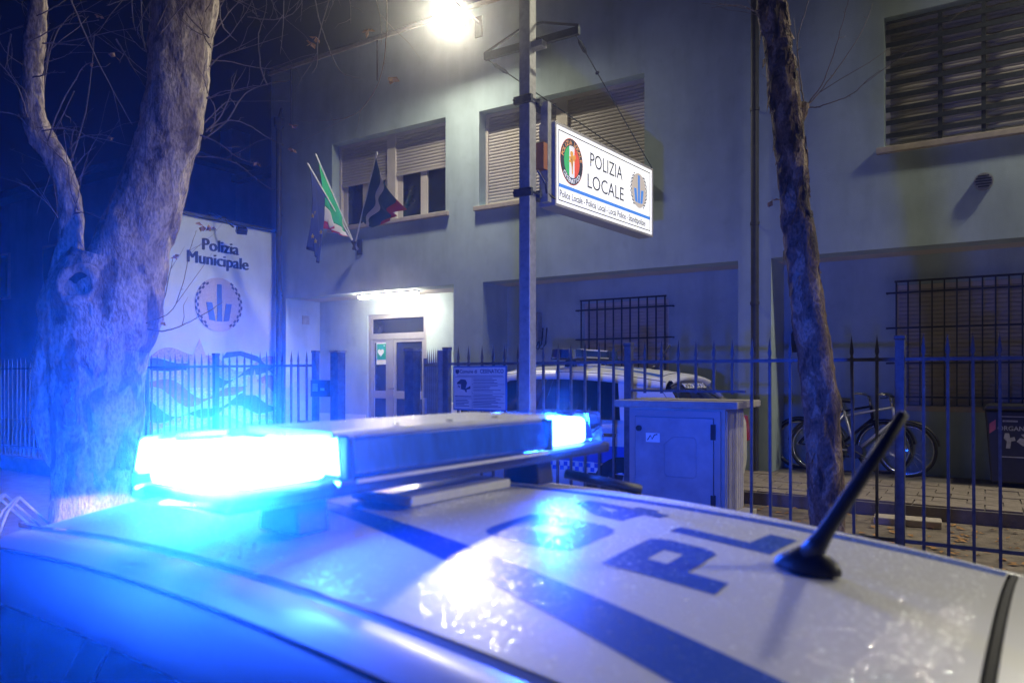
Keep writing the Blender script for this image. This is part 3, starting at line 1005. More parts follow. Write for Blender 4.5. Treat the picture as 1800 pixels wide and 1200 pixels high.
MB().prism([(.0, .02), (.012, -.03), (.016, -.09), (.006, -.03), (-.01, .02), (-.005, .05)][::-1], EXs, EYs, Ns, (.30, -.0083, .435), .001).build("badge_shade", DARK, bg)


def ring_text(txt, c, r, mid, step, size, top=True):
    m = MB()
    n = len(txt)
    for i, ch in enumerate(txt):
        if ch == ' ':
            continue
        a = mid + (i - (n - 1) / 2) * step * (-1 if top else 1)
        rad = Vector((math.cos(a), 0, math.sin(a)))
        up = rad if top else -rad
        ex = Vector((up.z, 0, -up.x))
        o = Vector(c) + rad * (r if top else r + size * .7)
        m.text(ch, o, ex, up, size, bold=.015)
    return m


ring_text("POLIZIA LOCALE", (.30, -.0058, .435), .152, math.pi / 2, .205, .056).build("badge_lettering", ink("badge_orange", (.8, .35, .12)), bg)
ring_text("CESENATICO", (.30, -.0058, .435), .152, -math.pi / 2, .19, .056, False).build("badge_lettering", ink("badge_white", (.8, .8, .78)), bg)
# city emblem
cc = (1.715, -.0032, .435)
ce = disc(cc, EXs, EYs, Ns, .178, .001).build("city_emblem", ink("emblem_cream", (.50, .44, .37), .9), sgn)
three_bars((1.715, -.0045, .435), .205, EXs, EYs, Ns, .001).build("emblem_bars", SBLUE, ce)
for sd in (-1, 1):
    checks((1.715, -.0045, .435), .203, EXs, EYs, Ns, .001, 56, sd).build("emblem_checks", DARK, ce)

# ------------------------------------------------------------------ utility cabinet set in the fence line
cb = thing("utility_cabinet", "concrete utility cabinet with grey steel door and thin slab roof set in the fence", "cabinet", (-2.05, 5.95, .0))
CONC = mat("cabinet_plaster", (.40, .37, .33), .9, var=.15, scale=9, bump=.4, bscale=50)
MB().box(-2.50, -1.70, 5.72, 6.22, -.2, 1.14).build("body", CONC, cb)
MB().box(-2.60, -1.58, 5.63, 6.32, 1.141, 1.20).build("slab", mat("slab_concrete", (.33, .30, .27), .9, var=.2, scale=8, bump=.4), cb, bevel=.012)
MB().box(-1.699, -1.60, 5.8, 6.26, -.2, .30).build("plinth", CONC, cb)
m = MB()
for i in range(9):
    y = 5.745 + i * .053
    m.box(-1.70, -1.692, y, y + .04, .32, 1.12)
m.build("ribbed_side", CONC, cb)
fr = MB().box(-2.49, -2.44, 5.695, 5.719, .1, 1.12).box(-1.78, -1.73, 5.695, 5.719, .1, 1.12).box(-2.44, -1.78, 5.695, 5.719, 1.07, 1.12).build("door_frame", ALU, cb)
DOORG = mat("cabinet_door_steel", (.34, .35, .38), .5, .25, var=.18, scale=5, bump=.05)
dd = MB().box(-2.435, -1.785, 5.685, 5.705, .12, 1.065).build("door", DOORG, cb, bevel=.004)
for z in (.97, .42):
    MB().tube([(-2.40, 5.684, z), (-2.40, 5.672, z)], .024, 14).build("lock", BLACK, dd)
    MB().box(-1.80, -1.765, 5.668, 5.684, z - .07, z + .05).build("hinge", BLACK, dd)
MB().box(-2.34, -2.22, 5.682, 5.6845, .86, .935).build("sticker", WHITE, dd)
MB().tube([(-2.325, 5.681, .875), (-2.30, 5.681, .915), (-2.285, 5.681, .885), (-2.265, 5.681, .92), (-2.24, 5.681, .925)], .004, 5).build("sticker_mark", BLACK, dd)
rr = [(-.11, -.16), (.11, -.16), (.13, -.14), (.13, .14), (.11, .16), (-.06, .16), (-.13, .10), (-.13, -.14)]
ro = [Vector((-2.05 + a, 5.683, .75 + b)) for a, b in rr]
MB().tube(ro + [ro[0]], .0035, 5).build("pressed_panel", DOORG, dd)

# ------------------------------------------------------------------ police cars (local: x to the rear, y across, z up)
def roofz(x, q):
    return 1.3665 - .1539 * x - .071 * x * x - .166 * q * q


RX0, RW = -1.66, .51
LENS = mat("blue_lens", (.008, .06, .42), .10, var=.35, scale=14, coat=.7, stretch=(1, 3, 1), emit=(.012, .11, 1.0), es=.16)  # faint emission stands in for LED light bleeding into the middle lens
LENSDARK = mat("dark_blue_lens", (.012, .03, .10), .15, var=.15, scale=9, coat=.6)
LENSCLEAR = clear("clear_blue_lens", .05, 1.45, (.72, .84, 1.0))
LED = emitter("blue_led", (.032, .12, 1.0), 220)
LED2 = emitter("blue_led_far", (.035, .125, 1.0), 190)
PLATE = mat("light_bar_plate", (.78, .78, .76), .3, var=.08, scale=30, coat=.3)
SEAL = mat("rubber_seal", (.03, .03, .034), .7, var=.2)
HEADGLASS = mat("headlamp_glass", (.55, .55, .55), .1, var=.1, coat=.8)
TAILRED = mat("tail_lamp_red", (.35, .02, .02), .15, var=.1, coat=.8)


def drape(mask, x0, x1, q0, q1, step, lift):
    """cells of a flat mark laid on the roof"""
    m = MB()
    nx, nq = int(round((x1 - x0) / step)), int(round((q1 - q0) / step))
    idx = {}

    def vid(i, j):
        if (i, j) not in idx:
            idx[(i, j)] = len(m.v)
            x, q = x0 + i * step, q0 + j * step
            m.v.append((x, q, roofz(x, q) + lift))
        return idx[(i, j)]
    for i in range(nx):
        for j in range(nq):
            if mask(x0 + (i + .5) * step, q0 + (j + .5) * step):
                m.f.append((vid(i, j), vid(i + 1, j), vid(i + 1, j + 1), vid(i, j + 1)))
    return m


def rrect(u, v, a, b, c, d, r):
    if not (a <= u <= b and c <= v <= d):
        return False
    du, dv = max(a + r - u, u - b + r, 0), max(c + r - v, v - d + r, 0)
    return du * du + dv * dv <= r * r


def letter(ch, u, v):
    """u across 0..1, v from the letter's top 0..1"""
    s = .30
    if ch == 'P':
        if rrect(u, v, 0, s, 0, 1, .01):
            return True
        return rrect(u, v, 0, 1, 0, .66, .16) and not rrect(u, v, .36, .68, .24, .44, .03)
    if ch == 'L':
        return rrect(u, v, 0, s, 0, 1, .01) or rrect(u, v, 0, 1, .70, 1, .06)
    if ch == '0':
        return rrect(u, v, 0, 1, 0, 1, .22) and not rrect(u, v, .38, .62, .34, .66, .04)
    if ch == '4':
        if rrect(u, v, .52, .84, 0, 1, .02) or rrect(u, v, 0, 1, .56, .84, .02):
            return True
        return v < .6 and u < .6 and u > .52 - (v + .05) * .95 and not (.3 < v < .52 and u > .72 - v * .75)
    return False


def loft(stations):
    """closed half-sections mirrored into a body shell; station = list of (y,z) from bottom centre to top centre"""
    m = MB()
    rings = []
    for x, half in stations:
        ring = [(x, y, z) for y, z in half] + [(x, -y, z) for y, z in reversed(half[1:-1])]
        rings.append(ring)
    n = len(rings[0])
    o = 0
    for r in rings:
        m.v += r
    for i in range(len(rings) - 1):
        for k in range(n):
            k2 = (k + 1) % n
            m.f.append((i * n + k, i * n + k2, (i + 1) * n + k2, (i + 1) * n + k))
    m.f.append(tuple(reversed(range(n))))
    m.f.append(tuple((len(rings) - 1) * n + k for k in range(n)))
    return m


# blue beams of the near (-1) and far (1) end lamps: direction, watts, spread in degrees
BEAM = {-1: (((.72, -.69), 330, 62), ((-1, .12), 70, 44), ((-.5, -.87), 15, 80)), 1: (((.62, -.78), 26, 80), ((-1, .3), 40, 60), ((-.45, .89), 55, 72), ((.25, .97), 12, 90))}


def car_root(o):
    while o.parent:
        o = o.parent
    return o


def police_car(label, loc, rz, scale, lit):
    t = thing("police_car", label, "car", loc, rz, local=True)
    t.scale = (scale, scale, scale)
    # lower body
    S = []
    for x, w, zb, zt in ((-3.46, .50, .36, .60), (-3.40, .70, .24, .70), (-3.15, .82, .2, .80), (-2.75, .86, .19, .88), (-2.42, .87, .19, .945), (-1.6, .875, .19, .93), (-.7, .875, .19, .935), (0, .86, .2, .95), (.30, .82, .24, .96), (.42, .76, .3, .95), (.47, .66, .36, .88)):
        S.append((x, [(0, zb), (w * .86, zb), (w * .96, zb + .08), (w, .52), (w * .992, .52 + (zt - .52) * .55), (w * .955, zt - .015), (w * .9, zt), (w * .5, zt + .012), (0, zt + .018)]))
    body = loft(S).build("body", CARWHITE, t, smooth=True)
    # roof panel with its edge ditch, side rail and rolled front edge
    nx, nq = 44, 28
    P = []
    for i in range(nx + 1):
        x = RX0 + (-.012 - RX0) * i / nx
        P.append([(x, -RW + 2 * RW * j / nq, roofz(x, -RW + 2 * RW * j / nq)) for j in range(nq + 1)])
    m = MB().grid(P)
    m.grid([[(RX0 - .05, q * .97, roofz(RX0, q) - .022), (RX0 - .02, q * .985, roofz(RX0, q) - .006), (RX0, q, roofz(RX0, q))] for q in [-RW + 2 * RW * j / nq for j in range(nq + 1)]][::-1])
    m.build("roof", CARWHITE, t, smooth=True)
    for s in (-1, 1):
        R = []
        for i in range(31):
            x = RX0 - .04 + (.10 - RX0 + .04) * i / 30
            e = roofz(x, RW)
            R.append([(x, s * (RW + .002), e - .002), (x, s * (RW + .006), e - .009), (x, s * (RW + .014), e - .009), (x, s * (RW + .022), e - .003), (x, s * (RW + .06), e - .014), (x, s * (RW + .115), e - .045), (x, s * (RW + .145), e - .085), (x, s * (RW + .15), e - .10)])
        MB().grid(R if s < 0 else [r[::-1] for r in R]).build("roof_rail", CARWHITE, t, smooth=True)
        D = []
        for i in range(31):
            x = RX0 - .02 + (.08 - RX0 + .02) * i / 30
            e = roofz(x, RW)
            D.append((x, s * (RW + .088), e - .0285))
        MB().tube(D, .003, 6).build("door_seal", SEAL, t)
    # tailgate top behind the shut line
    H = []
    for i in range(14):
        x = .004 + .12 * i / 13
        dz = -.25 * max(0, x - .06) ** 1.5
        H.append([(x, q * (1 - .04 * x), roofz(x, q) + dz) for q in [-.56 + 1.12 * j / 20 for j in range(21)]])
    e = H[-1]
    H.append([(p[0] + .012, p[1] * .99, p[2] - .018) for p in e])
    H.append([(p[0] - .03, p[1] * .98, p[2] - .05) for p in e])
    hatch = MB().grid(H).build("tailgate_spoiler", CARWHITE, t, smooth=True)
    G = [(-.004, q, roofz(0, q) - .008) for q in [-.53 + 1.06 * j / 24 for j in range(25)]]
    MB().tube(G, .008, 6).build("tailgate_seal", SEAL, t)
    # glass
    def zedge(x):
        return roofz(x, RW) - .10
    ws = []
    for i in range(9):
        f = i / 8
        x, z, hw = -2.43 + (.77 - .03) * f, .955 + (roofz(RX0, .3) - .03 - .955) * f, .72 + (.50 - .72) * f
        ws.append([(x + .10 * (q * q), q * hw, z) for q in [-1 + j / 4 for j in range(9)]])
    MB().grid(ws[::-1]).build("windscreen", CARGLASS, t, smooth=True)
    rw = []
    for i in range(7):
        f = i / 6
        x, z, hw = .10 + .31 * f, roofz(.1, .3) - .045 + (.965 - roofz(.1, .3) + .045) * f, .50 + .17 * f
        rw.append([(x - .05 * q * q, q * hw, z) for q in [-1 + j / 4 for j in range(9)]])
    rg = MB().grid(rw[::-1]).build("rear_window", CARGLASS, t, smooth=True)
    c = (.235, 0, roofz(.18, 0) - .135)
    MB().text("POLIZIA LOCALE", (.162, 0, roofz(.1, .3) - .115), (0, 1, 0), Vector((-.64, 0, .76)).normalized(), .08, bold=.02, depth=.004).build("lettering", WHITE, rg)
    for s in (-1, 1):
        def sp(x, f):      # side-glass point, f = 0 at the belt, 1 at the rail
            z = .935 + (zedge(x) - .935) * f
            return (x, s * (.835 + (RW + .15 - .835) * f), z)
        def panel(b0, b1, u0, u1, mt, nm, off=0.0, n=8):
            rows = []
            for i in range(5):
                f = i / 4
                rows.append([(lambda p: (p[0], p[1] + s * off, p[2]))(sp(b0 + (u0 - b0) * f + ((b1 + (u1 - b1) * f) - (b0 + (u0 - b0) * f)) * j / n, f)) for j in range(n + 1)])
            return MB().grid(rows if s < 0 else rows[::-1]).build(nm, mt, t, smooth=True)
        panel(-2.30, -1.18, -1.56, -1.12, CARGLASS, "side_window")
        panel(-1.10, -.26, -1.05, -.36, CARGLASS, "side_window")
        panel(-1.18, -1.10, -1.12, -1.05, BLACK, "pillar", .002, 2)
        panel(-2.42, -2.30, -1.70, -1.56, CARWHITE, "pillar", .002, 2)
        panel(-.26, .34, -.36, .06, CARWHITE, "pillar", .004)
        panel(.34, .40, .06, .16, CARWHITE, "pillar", -.01, 2)
        # mirror, handles, lamps
        MB().obox((-2.08, s * .97, 1.0), (.06, 0, 0), (0, .10, 0), (0, 0, .065)).box(-2.1, -2.05, min(s * .84, s * .9), max(s * .84, s * .9), .955, .99).build("mirror", CARWHITE, t, bevel=.02)
        for x in (-1.28, -.36):
            MB().obox((x, s * .876, .80), (.085, 0, 0), (0, .016, 0), (0, 0, .016)).build("door_handle", CHROME if not lit else CARWHITE, t, bevel=.006)
        MB().obox((-3.28, s * .66, .70), (.10, s * .07, .03), (.05, s * -.11, 0), (0, 0, .06)).build("headlight", HEADGLASS, t, bevel=.02)
        MB().obox((.40, s * .74, .80), (.06, 0, 0), (0, .07, 0), (-.02, 0, .13)).build("tail_light", TAILRED, t, bevel=.015)
        # blue side livery with a chequered edge
        st_ = MB()
        st_.box(-2.6, .12, min(s * .874, s * .8785), max(s * .874, s * .8785), .545, .70)
        st_.build("side_stripe", CARBLUE, t)
        ck = MB()
        for i in range(60):
            for r in range(2):
                if (i + r) % 2:
                    x, z = -2.5 + i * .04, .455 + r * .04
                    ck.box(x, x + .04, min(s * .8745, s * .879), max(s * .8745, s * .879), z, z + .04)
        ck.build("side_checks", CARBLUE, t)
        MB().box(-2.35, .05, min(s * .8744, s * .8772), max(s * .8744, s * .8772), .448, .54).build("side_band", mat("reflective_white", (.8, .8, .8), .3, var=.02), t)
    # wheels
    w0 = None
    for x in (-2.72, -.22):
        for s in (-1, 1):
            wp = []
            for r, y in ((.16, .09), (.20, .10), (.285, .10), (.305, .07), (.31, 0), (.305, -.07), (.285, -.10), (.20, -.10), (.16, -.09)):
                wp.append([(r * math.cos(2 * math.pi * k / 28), y, r * math.sin(2 * math.pi * k / 28)) for k in range(29)])
            tt = MB().grid(wp)
            tt.v = [(a + x, b + s * .80, c + .31) for a, b, c in tt.v]
            wh = tt.build("wheel", RUBBER, t, smooth=True)
            rm = MB().tube([(x, s * .80 - s * .05, .31), (x, s * .80 + s * .07, .31)], .17, 24)
            for k in range(5):
                a = 2 * math.pi * k / 5
                rm.obox((x + .1 * math.cos(a), s * .885, .31 + .1 * math.sin(a)), (.075 * math.cos(a), 0, .075 * math.sin(a)), (0, .012, 0), (-.022 * math.sin(a), 0, .022 * math.cos(a)))
            rm.build("rim", GALV, wh)
            MB().tube([(x, s * .60, .31), (x, s * .872, .31)], .37, 32).build("wheel_arch", BLACK, t)
    MB().box(-3.475, -3.40, -.45, .45, .34, .5).build("grille", BLACK, t, bevel=.02)
    MB().box(.44, .49, -.26, .26, .62, .74).build("number_plate", WHITE, t)
    # roof marks
    sm = lambda x, q: (.398 + .188 * x) <= abs(q) <= (.511 + .252 * x) and abs(q) < RW - .004
    MB_ = MB()
    for s in (-1, 1):
        rows = []
        for i in range(61):
            x = -1.60 + 1.585 * i / 60
            a, b = .398 + .188 * x, min(.511 + .252 * x, RW - .004)
            rows.append([(x, s * q, roofz(x, q) + .0004) for q in [a + (b - a) * j / 4 for j in range(5)]])
        MB().grid(rows if s > 0 else [r[::-1] for r in rows]).build("roof_stripe", CARBLUE, t, smooth=True)
    for txt, xa, xb in (("04", -.735, -.555), ("PL", -.494, -.317)):
        for ch, qa, qb in ((txt[0], -.205, -.02), (txt[1], .04, .205)):
            drape(lambda x, q: letter(ch, (q - qa) / (qb - qa), (x - xa) / (xb - xa)), xa, xb + .004, qa, qb + .004, .0055 if lit else .02, .0005).build("roof_lettering", CARBLUE, t, smooth=True)
    # aerial
    an = MB()
    ax = -.25
    zb = roofz(ax, 0)
    prof = [(1.0, 0), (1.0, .008), (.9, .018), (.55, .03), (.3, .036)]
    an.grid([[(ax + .050 * r * math.cos(2 * math.pi * k / 20), .027 * r * math.sin(2 * math.pi * k / 20), zb + b) for k in range(21)] for r, b in prof])
    ab = an.build("antenna", BLACK, t, smooth=True)
    d = Vector((.125, .05, .225))
    b0 = Vector((ax, 0, zb + .018))
    MB().tube([b0, b0 + d * .12, b0 + d * .2, b0 + d * .6, b0 + d, b0 + d * 1.01], [.020, .0155, .0125, .0105, .0088, .003], 12).build("antenna_rod", BLACK, ab, smooth=True)
    for dx in (-.037, .037):
        MB().tube([(ax + dx, 0, zb + .01), (ax + dx, 0, zb + .021)], .006, 8).build("antenna_screw", CHROME, ab)
    # light bar
    bx, z0, z1 = -1.02, 1.497, 1.607
    base = MB()
    base.prism([(-.12, -.57), (.12, -.57), (.12, .57), (-.12, .57)], (1, 0, 0), (0, 1, 0), (0, 0, 1), (bx, 0, z0), .028)
    lb = base.build("light_bar", BLACK, t, bevel=.008)
    mid = MB().prism([(.125, .031), (.138, .04), (.128, .098), (-.128, .098), (-.138, .04), (-.125, .031)], (1, 0, 0), (0, 0, 1), (0, 1, 0), (bx, -.345, z0), .585)
    mid.build("middle_lens", LENS if lit else LENSDARK, lb, bevel=.004)
    MB().prism([(-.118, -.375), (.118, -.375), (.118, .27), (-.118, .27)], (1, 0, 0), (0, 1, 0), (0, 0, 1), (bx, 0, z0 + .0985), .013).build("top_plate", PLATE, lb, bevel=.004)
    for xx in (-.142, .137):
        MB().box(bx + xx, bx + xx + .005, -.34, .235, z0 + .024, z0 + .0305).build("trim_strip", PLATE, lb)
    for yy in (-.20, -.05, .10):
        MB().tube([(bx + .09, yy, z0 + .1115), (bx + .09, yy, z0 + .1145)], .007, 10).build("screw", CHROME, lb)
    for yy in (-.355, .25):
        MB().box(bx - .142, bx + .142, yy - .008, yy + .008, z0 + .03, z0 + .104).build("divider", BLACK, lb, bevel=.004)
    for s in (-1, 1):
        e0, e1 = (.366, .63) if s < 0 else (.261, .61)
        pl = [(.138, e0), (.138, e1 - .12), (.10, e1 - .035), (.04, e1), (-.04, e1), (-.10, e1 - .035), (-.138, e1 - .12), (-.138, e0)]
        lo = [Vector((bx + a, s * b, z0 + .018)) for a, b in pl]
        hi = [Vector((bx + a * .93, s * (e0 + (b - e0) * .95), z0 + .108)) for a, b in pl]
        n = len(pl)
        fs = [tuple(range(n)), tuple(reversed(range(n, 2 * n)))] + [((i + 1) % n, i, n + i, n + (i + 1) % n) for i in range(n)]
        if s < 0:
            fs = [tuple(reversed(f)) for f in fs]
        MB().add(lo + hi, [tuple(reversed(f)) for f in fs]).build("end_lens", LENSCLEAR if lit else LENSDARK, lb, bevel=.01)
        if lit:
            led = MB()
            l1 = e1 - .05 if s < 0 else e0 + .25
            led.prism([(-.112, e0 + .015), (.112, e0 + .015), (.112, l1 - .06), (.07, l1), (-.07, l1), (-.112, l1 - .06)], (1, 0, 0), (0, 1, 0), (0, 0, 1), (0, 0, 0), .060)
            led.v = [(bx + a, s * b, z0 + .034 + c) for a, b, c in led.v]
            if s < 0:
                led.f = [tuple(reversed(f)) for f in led.f]
            led.build("led_bank", LED if s < 0 else LED2, lb, bevel=.01)
            for (dx, dy), W, spr in BEAM[s]:
                ad = bpy.data.lights.new("led_beam", 'AREA')
                ad.shape, ad.size, ad.size_y, ad.spread = 'RECTANGLE', .10, .05, math.radians(spr)
                ad.energy, ad.color = W, BLUE
                ao = bpy.data.objects.new("led_beam", ad)
                COL.objects.link(ao)
                ao.parent = car_root(lb)
                hx, hy = .118, (l1 - e0) / 2 + .01
                f = 1 / max(abs(dx) / hx, abs(dy) / hy)
                ao.location = (bx + dx * f, s * (e0 + l1) / 2 + dy * f, z0 + .066)
                ao.rotation_euler = Vector((dx, dy, .03)).to_track_quat('-Z', 'Z').to_euler()
        zf = roofz(bx, .36)
        MB().prism([(-.055, 0), (.055, 0), (.045, z0 - zf - .001), (-.045, z0 - zf - .001)], (1, 0, 0), (0, 0, 1), (0, 1, 0), (bx, s * .36 - .035, zf + .0015), .07).build("mounting_foot", BLACK, lb, bevel=.006)
    MB().prism([(-.08, 0), (.09, 0), (.09, .02), (-.08, .02)], (1, 0, 0), (0, 0, 1), (0, 1, 0), (bx, -.16, roofz(bx, .16) + .004), .32).build("cable_tray", PLATE, lb, bevel=.004)
    MB().tube([(bx + .06, .44, roofz(bx, .44) + .03), (bx + .16, .46, roofz(bx + .16, .46) + .022), (bx + .24, .50, roofz(bx + .24, .5) + .014), (bx + .2, .53, roofz(bx + .2, .5) + .005)], .013, 8).build("cable", BLACK, lb, smooth=True)
    return t


car = police_car("white police car with flashing blue light bar and wet roof parked before the fence", (.019, 1.183, GZ), math.radians(-3.5), 1.0, True)
car2 = police_car("white police car with unlit roof bar standing in the yard behind the fence", (-2.64, 7.32, 0), math.radians(0.0), 1.045, False)

# low-beam lamps of the near car
for s, az in ((-1, 0), (1, -21)):
    ld = bpy.data.lights.new("headlamp_beam", 'SPOT')
    ld.energy, ld.color, ld.spot_size, ld.spot_blend, ld.shadow_soft_size = 1000, (1, .80, .62), math.radians(44), .06, .03
    lo = bpy.data.objects.new("headlamp_beam", ld)
    COL.objects.link(lo)
    lo.parent = car
    lo.location = (-3.50, s * .66, .70)
    a = math.radians(az)
    dr = Vector((-math.cos(a), -math.sin(a), -math.tan(math.radians(22.5))))
    lo.rotation_euler = dr.to_track_quat('-Z', 'Y').to_euler()

# water droplets on the near car's roof
random.seed(11)
m = MB()
ring = [(math.cos(2 * math.pi * k / 7), math.sin(2 * math.pi * k / 7)) for k in range(7)]


def drop(x, q, z, r, nx=0.0, nq=0.0):
    o = len(m.v)
    h = r * random.uniform(.035, .13)
    for a, b in ring:
        m.v.append((x + a * r, q + b * r, z - nx * a * r - nq * b * r))
    for a, b in ring:
        m.v.append((x + a * r * .66, q + b * r * .66, z + h * .56))
    m.v.append((x, q, z + h))
    for k in range(7):
        k2 = (k + 1) % 7
        m.f.append((o + k, o + k2, o + 7 + k2, o + 7 + k))
        m.f.append((o + 7 + k, o + 7 + k2, o + 14))


for i in range(22000):
    x, q = random.uniform(-1.6, -.03), random.uniform(-RW + .01, RW - .01)
    r = .0012 + .0026 * random.random() ** 2
    drop(x, q, roofz(x, q) + .0008, r, .1539 + .142 * x, .332 * q)
for i in range(1500):
    x, q = random.uniform(.02, .12), random.uniform(-.5, .5)
    drop(x, q, roofz(x, q) - .25 * max(0, x - .06) ** 1.5 + .001, .0007 + .0018 * random.random() ** 3)
for i in range(2600):
    drop(-1.02 + random.uniform(-.11, .11), random.uniform(-.32, .32), 1.497 + .1118, .0008 + .0016 * random.random() ** 2)
wd = m.build("water_droplets", WATER, car, smooth=True)
wd["kind"] = "stuff"

# ------------------------------------------------------------------ trees
from mathutils import noise


def limb(m, pts, depth, n=26, amp=.10, k=7, freq=2.6, top_only=False):
    """tube through (px, py, half-width in px) at a distance, with an uneven surface"""
    sp = spline([(at(a, b, depth if len(q) == 0 else q[0]), r * depth / FPX) for a, b, r, *q in pts], k)
    o = len(m.v)
    for i, (p, r) in enumerate(sp):
        d = (sp[min(i + 1, len(sp) - 1)][0] - sp[max(i - 1, 0)][0]).normalized()
        a = d.cross(FW).normalized()
        b = a.cross(d)
        for s in range(n):
            t = 2 * math.pi * s / n
            dirv = a * math.cos(t) + b * math.sin(t)
            q = p + dirv * r
            f = 1 + amp * noise.noise(q * freq) + amp * .55 * noise.noise(q * freq * 3.1)
            qq = Vector((q.x, q.y, q.z * .5))
            pl = noise.noise(qq * 7) + .5 * noise.noise(qq * 17)
            plate = .010 * min(1, max(0, (pl - .02) * 9)) + .006 * min(1, max(0, (pl - .35) * 9)) + .004 * noise.noise(q * 30)
            m.v.append(tuple(p + dirv * (r * f + plate * min(1, r / .09))))
    for i in range(len(sp) - 1):
        for s in range(n):
            s2 = (s + 1) % n
            m.f.append((o + i * n + s, o + i * n + s2, o + (i + 1) * n + s2, o + (i + 1) * n + s))
    m.f.append(tuple(o + (len(sp) - 1) * n + s for s in range(n)))
    m.f.append(tuple(o + s for s in reversed(range(n))))
    return m


def twig(m, pts, d0, r0=.0055, fork=True):
    n = len(pts)
    dd = random.uniform(-.3, .3)
    P = [(at(a + random.uniform(-1, 1), b, d0 + dd * i / n), r0 * (1 - .75 * i / (n - 1))) for i, (a, b) in enumerate(pts)]
    s = spline(P, 6)
    m.tube([p + Vector((random.uniform(-1, 1), random.uniform(-1, 1), random.uniform(-1, 1))) * .003 for p, r in s], [max(r, .0012) for p, r in s], 5)
    if fork and r0 > .003:
        for q_ in range(random.choice((1, 2, 3))):
            i0 = random.randrange(len(s) // 4, len(s) - 2)
            b0, rb = s[i0]
            dv = (s[min(i0 + 2, len(s) - 1)][0] - s[i0 - 1][0]).normalized()
            sv = (RT * random.uniform(-1, 1) + FW * random.uniform(-.5, .5) + Vector((0, 0, random.uniform(-.5, 1)))).normalized()
            L_ = random.uniform(.12, .5)
            m.tube([b0, b0 + (dv * .75 + sv * .6) * L_ * .35, b0 + (dv * .8 + sv * .75) * L_ * .7, b0 + (dv * .85 + sv * .7) * L_], [max(rb * .75, .0015), max(rb * .6, .0013), max(rb * .45, .0012), .001], 4)
    # buds and little side spurs
    for p, r in s[3::4]:
        if random.random() < .55:
            v = Vector((random.uniform(-1, 1), random.uniform(-1, 1), random.uniform(-.2, 1))).normalized()
            m.tube([p, p + v * random.uniform(.008, .03)], [max(r, .002) * .9, .0012], 4)


def dry_leaf(px, py, depth, parent, s=.045):
    c = at(px, py, depth)
    m = MB()
    for j in range(4):
        a = Vector((random.uniform(-1, 1), random.uniform(-1, 1), random.uniform(-1, .2))).normalized()
        b = a.cross(Vector((random.uniform(-1, 1), random.uniform(-1, 1), random.uniform(-1, 1)))).normalized()
        q = a.cross(b)
        m.add([c, c + a * s * .6 + b * s * .45 + q * s * .15, c + a * s * 1.25, c + a * s * .6 - b * s * .45 + q * s * .2], [(0, 1, 2), (0, 2, 3)])
    return m.build("dry_leaf", LEAF, parent)


random.seed(21)
D1 = 6.8
base = at(172, 962, D1)
tr = thing("plane_tree", "old plane tree with mottled bark forking into one thick and one thin limb", "tree", (base.x, base.y, GZ + .12))
m = MB()
limb(m, [(172, 985, 98), (172, 955, 84), (172, 900, 71), (172, 800, 70), (172, 690, 74), (174, 600, 82), (180, 540, 85), (188, 490, 78), (198, 455, 66)], D1, 110, .07, 16)
limb(m, [(186, 600, 72), (205, 530, 76), (226, 455, 62), (252, 380, 56), (278, 300, 52), (302, 215, 50), (316, 110, 49), (326, 10, 51), (336, -120, 46), (352, -300, 38), (372, -520, 30)], D1, 100, .08, 16)
limb(m, [(135, 620, 50), (124, 550, 52), (122, 492, 34), (125, 430, 21), (122, 350, 17), (110, 302, 18), (90, 265, 20), (68, 232, 19), (58, 180, 16), (61, 80, 15), (67, 0, 14), (74, -160, 12), (70, -340, 8)], D1 - .05, 56, .12, 14)
limb(m, [(330, -40, 22), (400, -78, 13), (500, -60, 9), (620, -75, 7), (760, -130, 4)], D1 + .2, 10, .1)
limb(m, [(62, -20, 12), (130, -90, 9), (230, -120, 6)], D1, 10, .1)
limb(m, [(170, 840, 30), (118, 800, 30), (95, 720, 34), (92, 640, 30), (100, 560, 26)], D1 - .02, 50, .1, 12)
m.build("trunk", BARK, tr, smooth=True)
